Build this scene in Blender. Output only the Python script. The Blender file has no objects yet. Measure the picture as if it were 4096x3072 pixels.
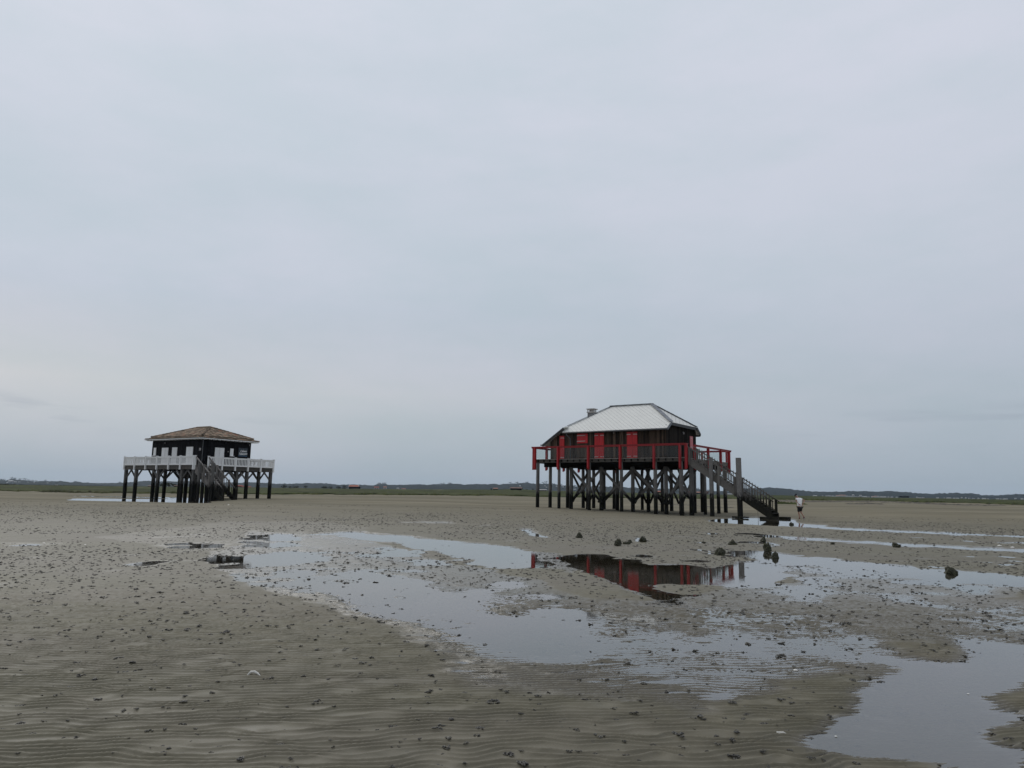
import bpy, bmesh, math, random
import numpy as np
from mathutils import Vector, Matrix
R_ = math.radians
random.seed(7)
rng = np.random.default_rng(11)
scene = bpy.context.scene
col = scene.collection

# ------------------------------------------------------------------ camera, sky, sun, exposure
FPX, PITCH, ROLL, EYE = 2930.45, 0.1456, 0.0158, 1.65
_fw = np.array([0, math.cos(PITCH), math.sin(PITCH)])
_u0 = np.array([0, -math.sin(PITCH), math.cos(PITCH)])
_r0 = np.array([1., 0, 0])
RT = _r0 * math.cos(ROLL) + _u0 * math.sin(ROLL)
UP = -_r0 * math.sin(ROLL) + _u0 * math.cos(ROLL)
cam_d = bpy.data.cameras.new('camera')
cam_d.sensor_width = 36.0
cam_d.lens = FPX / 4096 * 36
cam_d.clip_end = 12000
cam_d.clip_start = 0.1
cam = bpy.data.objects.new('camera', cam_d)
col.objects.link(cam)
M = Matrix(((RT[0], UP[0], -_fw[0], 0), (RT[1], UP[1], -_fw[1], 0), (RT[2], UP[2], -_fw[2], EYE), (0, 0, 0, 1)))
cam.matrix_world = M
scene.camera = cam

scene.view_settings.view_transform = 'Standard'
scene.view_settings.look = 'None'
scene.view_settings.exposure = 0.0
scene.view_settings.gamma = 1.0

SUN_EL, SUN_AZ = R_(42), R_(-40)          # azimuth measured clockwise from +Y (the view axis)
world = bpy.data.worlds.new('World')
scene.world = world
world.use_nodes = True
wt = world.node_tree
wt.nodes.clear()
def wn(t, **k):
    n = wt.nodes.new(t)
    for a, b in k.items(): setattr(n, a, b)
    return n
wo = wn('ShaderNodeOutputWorld'); bg = wn('ShaderNodeBackground')
tc = wn('ShaderNodeTexCoord'); sep = wn('ShaderNodeSeparateXYZ')
wt.links.new(tc.outputs['Generated'], sep.inputs[0])
ramp = wn('ShaderNodeValToRGB')
def s2l(c):
    return tuple((v / 255 / 12.92 if v / 255 <= .04045 else ((v / 255 + .055) / 1.055) ** 2.4) for v in c)
stops = [(0.0, (160, 173, 184)), (0.035, (166, 178, 189)), (0.09, (175, 186, 196)), (0.16, (187, 196, 207)),
         (0.28, (199, 207, 217)), (0.42, (206, 213, 223)), (0.58, (212, 218, 228)), (1.0, (216, 221, 231))]
el = ramp.color_ramp.elements
while len(el) < len(stops): el.new(0.5)
for e, (p, c) in zip(el, stops):
    e.position = p; e.color = (*s2l(c), 1)
# height above the horizon, wobbled by the cloud noise
mp = wn('ShaderNodeMapping'); mp.inputs['Scale'].default_value = (2.2, 2.2, 7.0)
wt.links.new(tc.outputs['Generated'], mp.inputs[0])
nz = wn('ShaderNodeTexNoise'); nz.inputs['Scale'].default_value = 1.3; nz.inputs['Detail'].default_value = 5; nz.inputs['Roughness'].default_value = .5
wt.links.new(mp.outputs[0], nz.inputs['Vector'])
def wm(op, a, b, c=None, clamp=False):
    n = wn('ShaderNodeMath', operation=op, use_clamp=clamp)
    for i, v in enumerate((a, b, c)):
        if v is None: continue
        if isinstance(v, (int, float)): n.inputs[i].default_value = v
        else: wt.links.new(v, n.inputs[i])
    return n.outputs[0]
def wmix(fac, a, b, mode='MIX'):
    n = wn('ShaderNodeMix', data_type='RGBA', blend_type=mode)
    if isinstance(fac, (int, float)): n.inputs[0].default_value = fac
    else: wt.links.new(fac, n.inputs[0])
    for i, v in ((6, a), (7, b)):
        if isinstance(v, tuple): n.inputs[i].default_value = (*v, 1)
        else: wt.links.new(v, n.inputs[i])
    return n.outputs[2]
zabs = wm('MAXIMUM', sep.outputs['Z'], 0.0)
zn = wm('ADD', zabs, wm('MULTIPLY', wm('SUBTRACT', nz.outputs[0], .5), wm('MULTIPLY_ADD', zabs, .35, .012)))
wt.links.new(zn, ramp.inputs[0])
cloud = ramp.outputs[0]
# left side of the sky lighter and warmer low down, right side a little deeper
lx = wm('MULTIPLY_ADD', sep.outputs['X'], -0.5, 0.5, clamp=True)          # 1 left .. 0 right
lowband = wm('SUBTRACT', 1.0, wm('MULTIPLY', wm('ABSOLUTE', wm('SUBTRACT', zabs, .125), 0), 9.0), clamp=True)
lf = wm('MULTIPLY', wm('POWER', lx, 1.6), wm('MULTIPLY', lowband, .95), clamp=True)
cloud = wmix(lf, cloud, s2l((214, 213, 210)))
rx = wm('MULTIPLY', wm('SUBTRACT', 1.0, lx), wm('SUBTRACT', 1.0, wm('MULTIPLY', zabs, 1.1)), clamp=True)
cloud = wmix(wm('MULTIPLY', rx, .22), cloud, s2l((150, 163, 176)))
# lavender / teal mottling in broad soft streaks
mp2 = wn('ShaderNodeMapping'); mp2.inputs['Scale'].default_value = (1.6, 1.6, 5.0); mp2.inputs['Rotation'].default_value = (0, .16, 0)
wt.links.new(tc.outputs['Generated'], mp2.inputs[0])
nz2 = wn('ShaderNodeTexNoise'); nz2.inputs['Scale'].default_value = 1.9; nz2.inputs['Detail'].default_value = 7; nz2.inputs['Roughness'].default_value = .6
wt.links.new(mp2.outputs[0], nz2.inputs['Vector'])
mr = wn('ShaderNodeMapRange'); mr.inputs[1].default_value = .35; mr.inputs[2].default_value = .65
wt.links.new(nz2.outputs[0], mr.inputs[0])
tint = wmix(mr.outputs[0], (0.94, .97, .975), (1.045, 1.02, 1.04))
cloud = wmix(1.0, cloud, tint, 'MULTIPLY')
# thin darker cloud scraps low over the horizon
mp3 = wn('ShaderNodeMapping'); mp3.inputs['Scale'].default_value = (7, 7, 60); mp3.inputs['Location'].default_value = (5.7, 1.2, .9)
wt.links.new(tc.outputs['Generated'], mp3.inputs[0])
nz3 = wn('ShaderNodeTexNoise'); nz3.inputs['Scale'].default_value = 1.0; nz3.inputs['Detail'].default_value = 5
wt.links.new(mp3.outputs[0], nz3.inputs['Vector'])
mr3 = wn('ShaderNodeMapRange'); mr3.inputs[1].default_value = .52; mr3.inputs[2].default_value = .68
wt.links.new(nz3.outputs[0], mr3.inputs[0])
b3 = wm('SUBTRACT', 1.0, wm('MULTIPLY', wm('ABSOLUTE', wm('SUBTRACT', zabs, .085), 0), 34.0), clamp=True)
sc = wm('MULTIPLY', wm('MULTIPLY', mr3.outputs[0], b3), wm('MULTIPLY_ADD', wm('ABSOLUTE', sep.outputs['X'], 0), 1.9, -.45, clamp=True), clamp=True)
cloud = wmix(sc, cloud, s2l((150, 160, 174)))
sky = wn('ShaderNodeTexSky', sky_type='NISHITA')
sky.sun_disc = False; sky.sun_elevation = SUN_EL; sky.sun_rotation = SUN_AZ
skyc = wmix(1.0, sky.outputs[0], (.08, .08, .08), 'MULTIPLY')
full = wmix(.04, cloud, skyc)
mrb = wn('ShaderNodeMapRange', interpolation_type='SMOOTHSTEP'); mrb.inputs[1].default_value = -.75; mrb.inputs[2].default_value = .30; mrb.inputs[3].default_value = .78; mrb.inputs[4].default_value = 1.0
wt.links.new(sep.outputs['Y'], mrb.inputs[0])          # unseen sky behind the camera dimmed, added to deepen the ripple shading
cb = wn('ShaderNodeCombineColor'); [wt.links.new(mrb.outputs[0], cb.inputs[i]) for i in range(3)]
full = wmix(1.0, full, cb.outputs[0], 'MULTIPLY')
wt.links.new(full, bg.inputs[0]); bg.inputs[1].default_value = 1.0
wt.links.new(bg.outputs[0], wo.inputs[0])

sd = bpy.data.lights.new('sun', 'SUN'); sd.energy = 1.4; sd.angle = R_(55); sd.color = (1, .97, .92)
sun = bpy.data.objects.new('sun', sd); col.objects.link(sun)
sdir = Vector((math.sin(SUN_AZ) * math.cos(SUN_EL), math.cos(SUN_AZ) * math.cos(SUN_EL), math.sin(SUN_EL)))
sun.rotation_euler = sdir.to_track_quat('Z', 'Y').to_euler()

# ------------------------------------------------------------------ helpers
def tag(o, label=None, cat=None, group=None, kind=None):
    if label: o['label'] = label
    if cat: o['category'] = cat
    if group: o['group'] = group
    if kind: o['kind'] = kind
    return o
def empty(name, loc, rz=0, label=None, cat=None, group=None):
    o = bpy.data.objects.new(name, None); col.objects.link(o)
    o.location = loc; o.rotation_euler = (0, 0, rz); o.empty_display_size = .3
    return tag(o, label, cat, group)
def mesh_obj(name, V, F, m, parent=None, smooth=False, tone=None, mats=None, fm=None):
    me = bpy.data.meshes.new(name)
    V = np.asarray(V, dtype=np.float32).reshape(-1, 3)
    if isinstance(F, np.ndarray):
        n, k = F.shape
        me.vertices.add(len(V)); me.vertices.foreach_set('co', V.ravel())
        me.loops.add(n * k); me.loops.foreach_set('vertex_index', F.astype(np.int32).ravel())
        me.polygons.add(n)
        me.polygons.foreach_set('loop_start', np.arange(0, n * k, k, dtype=np.int32))
        me.polygons.foreach_set('loop_total', np.full(n, k, dtype=np.int32))
        me.update(calc_edges=True)
    else:
        me.from_pydata([tuple(map(float, v)) for v in V], [], F); me.update()
    for mm in (mats or [m]): me.materials.append(mm)
    if fm is not None: me.polygons.foreach_set('material_index', np.asarray(fm, dtype=np.int32))
    if smooth: me.polygons.foreach_set('use_smooth', np.ones(len(me.polygons), dtype=bool))
    if tone is not None:
        at = me.attributes.new('tone', 'FLOAT', 'POINT'); at.data.foreach_set('value', np.asarray(tone, dtype=np.float32))
    o = bpy.data.objects.new(name, me); col.objects.link(o)
    if parent: o.parent = parent
    return o
class MB:
    def __init__(s): s.V = []; s.F = []; s.T = []; s.FM = []; s.mi = 0
    def add(s, vs, fs, tone=None):
        k = len(s.V); s.V += [tuple(v) for v in vs]
        s.F += [tuple(i + k for i in f) for f in fs]
        s.T += [random.random() if tone is None else tone] * len(vs); s.FM += [s.mi] * len(fs)
    def box(s, x0, x1, y0, y1, z0, z1, tone=None):
        vs = [(x0, y0, z0), (x1, y0, z0), (x1, y1, z0), (x0, y1, z0), (x0, y0, z1), (x1, y0, z1), (x1, y1, z1), (x0, y1, z1)]
        s.add(vs, [(0, 3, 2, 1), (4, 5, 6, 7), (0, 1, 5, 4), (1, 2, 6, 5), (2, 3, 7, 6), (3, 0, 4, 7)], tone)
    def beam(s, p, q, w, h, tone=None, up=(0, 0, 1)):
        p = Vector(p); q = Vector(q); d = (q - p).normalized(); u = Vector(up)
        sd_ = d.cross(u)
        if sd_.length < 1e-4: sd_ = d.cross(Vector((0, 1, 0)))
        sd_.normalize(); u = sd_.cross(d).normalized()
        vs = []
        for e in (p, q):
            for a, b in ((-1, -1), (1, -1), (1, 1), (-1, 1)): vs.append(e + sd_ * (a * w / 2) + u * (b * h / 2))
        s.add(vs, [(0, 1, 2, 3), (7, 6, 5, 4), (0, 4, 5, 1), (1, 5, 6, 2), (2, 6, 7, 3), (3, 7, 4, 0)], tone)
    def tube(s, pts, rad, n=8, tone=None, cap=True):
        pts = [Vector(p) for p in pts]; k = len(pts)
        if isinstance(rad, (int, float)): rad = [rad] * k
        vs = []
        for i, p in enumerate(pts):
            d = (pts[min(i + 1, k - 1)] - pts[max(i - 1, 0)]).normalized()
            a = d.cross(Vector((0, 0, 1)))
            if a.length < 1e-3: a = Vector((1, 0, 0))
            a.normalize(); b = d.cross(a)
            for j in range(n):
                t = 2 * math.pi * j / n; vs.append(p + (a * math.cos(t) + b * math.sin(t)) * rad[i])
        fs = [(i * n + j, i * n + (j + 1) % n, (i + 1) * n + (j + 1) % n, (i + 1) * n + j) for i in range(k - 1) for j in range(n)]
        if cap: fs += [tuple(range(n))[::-1], tuple((k - 1) * n + j for j in range(n))]
        s.add(vs, fs, tone)
    def prism(s, poly, vec, tone=None):
        n = len(poly); vec = Vector(vec); P = [Vector(p) for p in poly]
        vs = P + [p + vec for p in P]
        s.add(vs, [tuple(range(n)), tuple(range(2 * n - 1, n - 1, -1))] + [(i, i + n, (i + 1) % n + n, (i + 1) % n) for i in range(n)], tone)
    def build(s, name, m, parent=None, smooth=False, mats=None, **k):
        o = mesh_obj(name, s.V, s.F, m, parent, smooth, s.T, mats, s.FM if mats else None)
        bm = bmesh.new(); bm.from_mesh(o.data); bmesh.ops.recalc_face_normals(bm, faces=bm.faces); bm.to_mesh(o.data); bm.free()
        if k: tag(o, **k)
        return o

def hsh(ix, iy, seed):
    a = (ix.astype(np.int64) * 374761393 + iy.astype(np.int64) * 668265263 + seed * 1442695041) & 0xffffffff
    a = ((a ^ (a >> 13)) * 1274126177) & 0xffffffff
    a = a ^ (a >> 16)
    return (a & 0xffff) / 32767.5 - 1.0
def vn(x, y, seed=0):
    x = np.asarray(x, dtype=np.float64); y = np.asarray(y, dtype=np.float64)
    ix = np.floor(x); iy = np.floor(y); fx = x - ix; fy = y - iy
    fx = fx * fx * (3 - 2 * fx); fy = fy * fy * (3 - 2 * fy)
    a = hsh(ix, iy, seed); b = hsh(ix + 1, iy, seed); c = hsh(ix, iy + 1, seed); d = hsh(ix + 1, iy + 1, seed)
    return (a * (1 - fx) + b * fx) * (1 - fy) + (c * (1 - fx) + d * fx) * fy
def sstep(a, b, x):
    t = np.clip((x - a) / (b - a), 0, 1); return t * t * (3 - 2 * t)

# photograph pixel <-> ground
def to_px(x, y, z=0.0):
    dz = z - EYE
    w = y * _fw[1] + dz * _fw[2]; w = np.where(w < .1, .1, w)
    return 2048 + FPX * (x * RT[0] + y * RT[1] + dz * RT[2]) / w, 1536 - FPX * (x * UP[0] + y * UP[1] + dz * UP[2]) / w
def from_px(u, v, z=0.0):
    q = _fw + RT * (u - 2048) / FPX - UP * (v - 1536) / FPX
    t = (z - EYE) / q[2]
    return float(q[0] * t), float(q[1] * t)
def at_depth(u, v, y):
    q = _fw + RT * (u - 2048) / FPX - UP * (v - 1536) / FPX
    t = y / q[1]
    return float(q[0] * t), float(y), float(EYE + q[2] * t)

# ------------------------------------------------------------------ materials
MATS = {}
def new_mat(name):
    m = bpy.data.materials.new(name); m.use_nodes = True
    nt = m.node_tree; b = nt.nodes['Principled BSDF']
    return m, nt, b
def N(nt, t, **k):
    n = nt.nodes.new(t)
    for a, b in k.items(): setattr(n, a, b)
    return n
def L(nt, a, b): nt.links.new(a, b)
def mathn(nt, op, a, b=None, c=None, clamp=False):
    n = N(nt, 'ShaderNodeMath', operation=op, use_clamp=clamp)
    for i, v in enumerate((a, b, c)):
        if v is None: continue
        if isinstance(v, (int, float)): n.inputs[i].default_value = v
        else: L(nt, v, n.inputs[i])
    return n.outputs[0]
def mixc(nt, fac, a, b, mode='MIX'):
    n = N(nt, 'ShaderNodeMix', data_type='RGBA', blend_type=mode)
    if isinstance(fac, (int, float)): n.inputs[0].default_value = fac
    else: L(nt, fac, n.inputs[0])
    for i, v in ((6, a), (7, b)):
        if isinstance(v, tuple): n.inputs[i].default_value = (*v, 1)
        else: L(nt, v, n.inputs[i])
    return n.outputs[2]
def noise(nt, scale, detail=4, rough=.55, vec=None, mscale=None, obj=True):
    if vec is None:
        vec = N(nt, 'ShaderNodeTexCoord').outputs['Object'] if obj else N(nt, 'ShaderNodeNewGeometry').outputs['Position']
    if mscale:
        mp_ = N(nt, 'ShaderNodeMapping'); mp_.inputs['Scale'].default_value = mscale; L(nt, vec, mp_.inputs[0]); vec = mp_.outputs[0]
    n = N(nt, 'ShaderNodeTexNoise'); n.inputs['Scale'].default_value = scale; n.inputs['Detail'].default_value = detail; n.inputs['Roughness'].default_value = rough
    L(nt, vec, n.inputs['Vector']); return n.outputs[0]
def mrange(nt, v, a, b, c=0., d=1.):
    n = N(nt, 'ShaderNodeMapRange'); n.inputs[1].default_value = a; n.inputs[2].default_value = b; n.inputs[3].default_value = c; n.inputs[4].default_value = d
    L(nt, v, n.inputs[0]); return n.outputs[0]
def bump(nt, b, h, dist=.01, strength=.6):
    n = N(nt, 'ShaderNodeBump'); n.inputs['Distance'].default_value = dist; n.inputs['Strength'].default_value = strength
    L(nt, h, n.inputs['Height']); L(nt, n.outputs[0], b.inputs['Normal'])
def attr(nt, name='tone'):
    return N(nt, 'ShaderNodeAttribute', attribute_name=name).outputs['Fac']
def plain(name, c1, c2=None, rough=.6, scale=6, mscale=None, tone=0.0, bd=0.004, metallic=0., spec=.5):
    m, nt, b = new_mat(name)
    n = noise(nt, scale, 5, .6, mscale=mscale)
    colr = mixc(nt, mrange(nt, n, .3, .7), c1, c2 or tuple(v * .8 for v in c1))
    if tone:
        t = mrange(nt, attr(nt), 0, 1, 1 - tone, 1 + tone)
        cc = N(nt, 'ShaderNodeCombineColor'); [L(nt, t, cc.inputs[i]) for i in range(3)]
        colr = mixc(nt, 1.0, colr, cc.outputs[0], 'MULTIPLY')
    L(nt, colr, b.inputs['Base Color']); b.inputs['Roughness'].default_value = rough
    b.inputs['Metallic'].default_value = metallic; b.inputs['Specular IOR Level'].default_value = spec
    bump(nt, b, n, bd)
    return m

def weathered(name, dry, dry2, wet, green, zt=1.62, tone=.25, rough=.8):
    """grey weathered timber, black and weedy below the tide line"""
    m, nt, b = new_mat(name)
    geo = N(nt, 'ShaderNodeNewGeometry'); sp = N(nt, 'ShaderNodeSeparateXYZ'); L(nt, geo.outputs['Position'], sp.inputs[0])
    g = noise(nt, 9, 5, .6, mscale=(6, 6, .5), obj=False)
    d = mixc(nt, mrange(nt, g, .3, .7), dry, dry2)
    t = mrange(nt, attr(nt), 0, 1, 1 - tone, 1 + tone)
    cc = N(nt, 'ShaderNodeCombineColor'); [L(nt, t, cc.inputs[i]) for i in range(3)]
    d = mixc(nt, 1.0, d, cc.outputs[0], 'MULTIPLY')
    g2 = noise(nt, 3.2, 5, .65, mscale=(2.2, 2.2, 1.0), obj=False)
    w = mixc(nt, mrange(nt, g2, .52, .72), wet, green)
    edge = mathn(nt, 'ADD', sp.outputs['Z'], mathn(nt, 'MULTIPLY', mathn(nt, 'SUBTRACT', g2, .5), 1.5))
    f = mrange(nt, edge, zt - .18, zt + .22)
    L(nt, mixc(nt, f, w, d), b.inputs['Base Color']); b.inputs['Roughness'].default_value = rough
    b.inputs['Specular IOR Level'].default_value = .12
    bump(nt, b, g, .006)
    return m
m_pile = weathered('pile_wood', (.215, .208, .198), (.105, .10, .095), (.012, .012, .011), (.035, .036, .014))
m_pile_left = weathered('pile_wood_far', (.16, .155, .148), (.085, .082, .078), (.010, .010, .009), (.022, .022, .011), zt=2.05)
m_stair_left = weathered('stair_wood_far', (.24, .225, .21), (.14, .13, .12), (.016, .015, .013), (.035, .036, .018), zt=1.75)
m_stair = weathered('stair_wood', (.19, .178, .162), (.11, .103, .093), (.020, .019, .015), (.045, .046, .020), zt=1.5)
m_beam = plain('beam_wood', (.125, .115, .10), (.06, .054, .047), .8, 5, (.7, .7, 6), tone=.3)
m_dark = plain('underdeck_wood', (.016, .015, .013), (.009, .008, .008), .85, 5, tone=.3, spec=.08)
m_deck = plain('deck_board', (.30, .285, .26), (.18, .17, .155), .8, 6, tone=.2)
m_plank = plain('wall_board', (.105, .072, .05), (.04, .029, .023), .75, 4, (5, 5, .6), tone=.75, bd=.006, spec=.08)
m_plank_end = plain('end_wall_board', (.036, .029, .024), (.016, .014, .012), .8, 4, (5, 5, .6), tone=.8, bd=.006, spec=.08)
m_gap = plain('wall_backing', (.010, .009, .008), None, .9, spec=.08)
m_red = plain('red_paint', (.36, .008, .013), (.30, .006, .010), .45, 9, tone=.12)
m_shut = plain('shutter_paint', (.60, .012, .018), (.50, .010, .015), .45, 9, tone=.10)
m_redpink = plain('faded_red_paint', (.55, .10, .11), (.45, .08, .09), .4, 9)
m_strap = plain('white_strap', (.62, .52, .50), None, .5)
m_black = plain('black_fascia', (.022, .023, .025), (.014, .014, .015), .5)
m_zinc = plain('zinc', (.19, .205, .225), (.14, .15, .165), .45, 5, metallic=.3, tone=.15)
m_gutter = plain('gutter_metal', (.16, .165, .17), (.10, .105, .11), .45, 5, metallic=.3)
m_chim = plain('chimney_render', (.15, .15, .155), (.11, .11, .115), .85, 12)
m_chimcap = plain('chimney_cap', (.42, .40, .39), (.30, .29, .28), .8, 12)
m_white = plain('white_paint', (.88, .885, .87), (.78, .785, .78), .5, 7, tone=.08)
m_blackwall = plain('black_wall', (.0075, .0075, .009), (.005, .005, .006), .6, 4, (6, 6, .7), tone=.5, bd=.004, spec=.08)
m_bolt = plain('iron_bolt', (.02, .02, .02), None, .6, spec=.08)
m_rock = plain('weedy_stump', (.016, .014, .009), (.040, .044, .014), .7, 14, bd=.03)
m_cast = plain('worm_cast', (.040, .037, .032), (.075, .070, .056), .45, 30, tone=.5, bd=.01, spec=.35)
m_shell = plain('shell', (.70, .69, .64), (.55, .53, .48), .4, 20)
m_stick = plain('driftwood', (.03, .027, .022), None, .8)
m_rope = plain('rope', (.06, .055, .05), None, .9)

def roof_mat():
    m, nt, b = new_mat('pale_diamond_shingle')
    uv = N(nt, 'ShaderNodeAttribute', attribute_name='ruv'); sp = N(nt, 'ShaderNodeSeparateXYZ'); L(nt, uv.outputs['Vector'], sp.inputs[0])
    Ls = .40
    a = mathn(nt, 'DIVIDE', mathn(nt, 'ADD', sp.outputs[0], sp.outputs[1]), Ls)
    c = mathn(nt, 'DIVIDE', mathn(nt, 'SUBTRACT', sp.outputs[0], sp.outputs[1]), Ls)
    fa = mathn(nt, 'FRACT', a); fc = mathn(nt, 'FRACT', c)
    # distance inside each shingle from its lower edges (both families of lines)
    la = mathn(nt, 'LESS_THAN', fa, .07); lc = mathn(nt, 'GREATER_THAN', fc, .93)
    line = mathn(nt, 'MAXIMUM', la, lc)
    knot = mathn(nt, 'MULTIPLY', mathn(nt, 'LESS_THAN', fa, .16), mathn(nt, 'GREATER_THAN', fc, .84))
    wn_ = N(nt, 'ShaderNodeTexWhiteNoise', noise_dimensions='2D')
    cv = N(nt, 'ShaderNodeCombineXYZ'); L(nt, mathn(nt, 'FLOOR', a), cv.inputs[0]); L(nt, mathn(nt, 'FLOOR', c), cv.inputs[1]); L(nt, cv.outputs[0], wn_.inputs[0])
    base = mixc(nt, mrange(nt, wn_.outputs[0], 0, 1, 0, .5), (.70, .70, .66), (.63, .63, .595))
    base = mixc(nt, mrange(nt, noise(nt, 1.3, 4), .45, .75, 0, .25), base, (.56, .56, .52))
    colr = mixc(nt, mathn(nt, 'MULTIPLY', line, .55), base, (.24, .25, .26))
    colr = mixc(nt, mathn(nt, 'MULTIPLY', knot, .75), colr, (.04, .045, .05))
    L(nt, colr, b.inputs['Base Color']); b.inputs['Roughness'].default_value = .7; b.inputs['Specular IOR Level'].default_value = .3
    h = mathn(nt, 'SUBTRACT', mathn(nt, 'ADD', fa, 0.0), fc)
    bump(nt, b, h, .008, .5)
    return m
m_roof = roof_mat()
def tile_mat():
    m, nt, b = new_mat('clay_tile')
    t = attr(nt)
    rp = N(nt, 'ShaderNodeValToRGB'); L(nt, t, rp.inputs[0])
    e = rp.color_ramp.elements; e[0].position = 0; e[0].color = (.075, .060, .045, 1); e[1].position = 1; e[1].color = (.38, .17, .11, 1)
    for p, c in ((.22, (.13, .10, .07)), (.45, (.24, .185, .135)), (.70, (.42, .32, .235)), (.88, (.32, .21, .145))):
        x = e.new(p); x.color = (*c, 1)
    n = noise(nt, 2.2, 5, .65)
    c = mixc(nt, mrange(nt, n, .46, .64, 0, .7), rp.outputs[0], (.085, .072, .05))
    L(nt, c, b.inputs['Base Color']); b.inputs['Roughness'].default_value = .9; b.inputs['Specular IOR Level'].default_value = .2
    return m
m_tile = tile_mat()
def glass_mat():
    m, nt, b = new_mat('rail_glass'); nt.nodes.remove(b)
    o = nt.nodes['Material Output']; tr = N(nt, 'ShaderNodeBsdfTransparent'); tr.inputs[0].default_value = (.93, .945, .94, 1)
    gl = N(nt, 'ShaderNodeBsdfGlossy'); gl.inputs['Roughness'].default_value = .0; gl.inputs[0].default_value = (.9, .9, .9, 1)
    mx = N(nt, 'ShaderNodeMixShader'); mx.inputs[0].default_value = .02; L(nt, tr.outputs[0], mx.inputs[1]); L(nt, gl.outputs[0], mx.inputs[2]); L(nt, mx.outputs[0], o.inputs[0])
    return m
m_glass = glass_mat()
def water_mat():
    m, nt, b = new_mat('shallow_water'); nt.nodes.remove(b)
    o = nt.nodes['Material Output']; tr = N(nt, 'ShaderNodeBsdfTransparent'); tr.inputs[0].default_value = (.96, .95, .91, 1)
    gl = N(nt, 'ShaderNodeBsdfGlossy'); gl.inputs['Roughness'].default_value = .025; gl.inputs[0].default_value = (1, 1, 1, 1)
    geo = N(nt, 'ShaderNodeNewGeometry')
    n = noise(nt, 5.0, 3, .5, vec=geo.outputs['Position'], mscale=(.5, 1.6, 1))
    bp = N(nt, 'ShaderNodeBump'); bp.inputs['Distance'].default_value = .004; bp.inputs['Strength'].default_value = .12; L(nt, n, bp.inputs['Height'])
    fr = N(nt, 'ShaderNodeFresnel'); fr.inputs[0].default_value = 1.75
    L(nt, bp.outputs[0], gl.inputs['Normal'])
    mx = N(nt, 'ShaderNodeMixShader'); L(nt, mathn(nt, 'MULTIPLY', fr.outputs[0], 1.0), mx.inputs[0]); L(nt, tr.outputs[0], mx.inputs[1]); L(nt, gl.outputs[0], mx.inputs[2]); L(nt, mx.outputs[0], o.inputs[0])
    return m
m_water = water_mat()
def sand_mat():
    m, nt, b = new_mat('wet_sand')
    geo = N(nt, 'ShaderNodeNewGeometry'); P = geo.outputs['Position']
    sp = N(nt, 'ShaderNodeSeparateXYZ'); L(nt, P, sp.inputs[0])
    n1 = noise(nt, .35, 5, .6, vec=P, mscale=(.35, 1, 1))
    n2 = noise(nt, 2.3, 4, .6, vec=P, mscale=(.5, 1.2, 1))
    c = mixc(nt, mrange(nt, n1, .4, .62), (.116, .105, .065), (.121, .106, .074))
    c = mixc(nt, mrange(nt, n2, .35, .75, 0, .5), c, (.078, .072, .045))
    wet = attr(nt, 'wet')
    c = mixc(nt, mathn(nt, 'MULTIPLY', wet, .65), c, (.092, .080, .056))
    far = attr(nt, 'dry')
    fc = mixc(nt, mrange(nt, noise(nt, .06, 4, .6, vec=P, mscale=(.25, 1, 1)), .4, .62), (.190, .171, .123), (.142, .131, .095))
    c = mixc(nt, far, c, fc)
    band = noise(nt, .5, 5, .65, vec=P, mscale=(.12, .55, 1))
    c = mixc(nt, mrange(nt, band, .50, .66, 0, .38), c, (.095, .083, .060))
    c = mixc(nt, mathn(nt, 'MULTIPLY', mrange(nt, band, .46, .36, 0, .35), far), c, (.30, .265, .195))
    mfar = mrange(nt, sp.outputs['Y'], 380, 460)
    c = mixc(nt, mfar, c, (.012, .017, .012))
    # small dark specks of mud
    vr = N(nt, 'ShaderNodeTexVoronoi'); vr.inputs['Scale'].default_value = 9; L(nt, P, vr.inputs['Vector'])
    sp2 = mathn(nt, 'MULTIPLY', mathn(nt, 'LESS_THAN', vr.outputs['Distance'], .14), mathn(nt, 'GREATER_THAN', n2, .56))
    c = mixc(nt, mathn(nt, 'MULTIPLY', sp2, .35), c, (.05, .046, .036))
    L(nt, c, b.inputs['Base Color'])
    L(nt, mathn(nt, 'ADD', mrange(nt, wet, 0, 1, .66, .20), mathn(nt, 'MULTIPLY', far, .35)), b.inputs['Roughness'])
    L(nt, mrange(nt, far, 0, 1, .42, .05), b.inputs['Specular IOR Level'])
    g = noise(nt, 60, 3, .6, vec=P)
    # lumpy skin of the sand between the casts, too small for the mesh beyond the first metres
    lump = noise(nt, 3.2, 5, .62, vec=P, mscale=(1.0, 1.5, 1))
    hh = mathn(nt, 'ADD', mathn(nt, 'MULTIPLY', g, .0016), mathn(nt, 'MULTIPLY', lump, mathn(nt, 'MULTIPLY', mrange(nt, sp.outputs['Y'], 6, 20, .15, 1), .055)))
    bump(nt, b, hh, 1.0, .9)
    return m
m_sand = sand_mat()
def marsh_mat():
    m, nt, b = new_mat('salt_marsh')
    geo = N(nt, 'ShaderNodeNewGeometry'); P = geo.outputs['Position']
    n1 = noise(nt, .16, 6, .7, vec=P, mscale=(.3, 1, 1)); n2 = noise(nt, .035, 4, .6, vec=P, mscale=(.3, 1, 1))
    c = mixc(nt, mrange(nt, n1, .38, .62), (.018, .024, .007), (.062, .072, .022))
    c = mixc(nt, mrange(nt, n2, .52, .68, 0, .5), c, (.085, .072, .045))
    c = mixc(nt, mrange(nt, noise(nt, .05, 4, .6, vec=P, mscale=(.28, 1.6, 1)), .66, .70, 0, .9), c, (.26, .23, .18))
    L(nt, c, b.inputs['Base Color']); b.inputs['Roughness'].default_value = .95; b.inputs['Specular IOR Level'].default_value = .05
    return m
m_marsh = marsh_mat()
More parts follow.
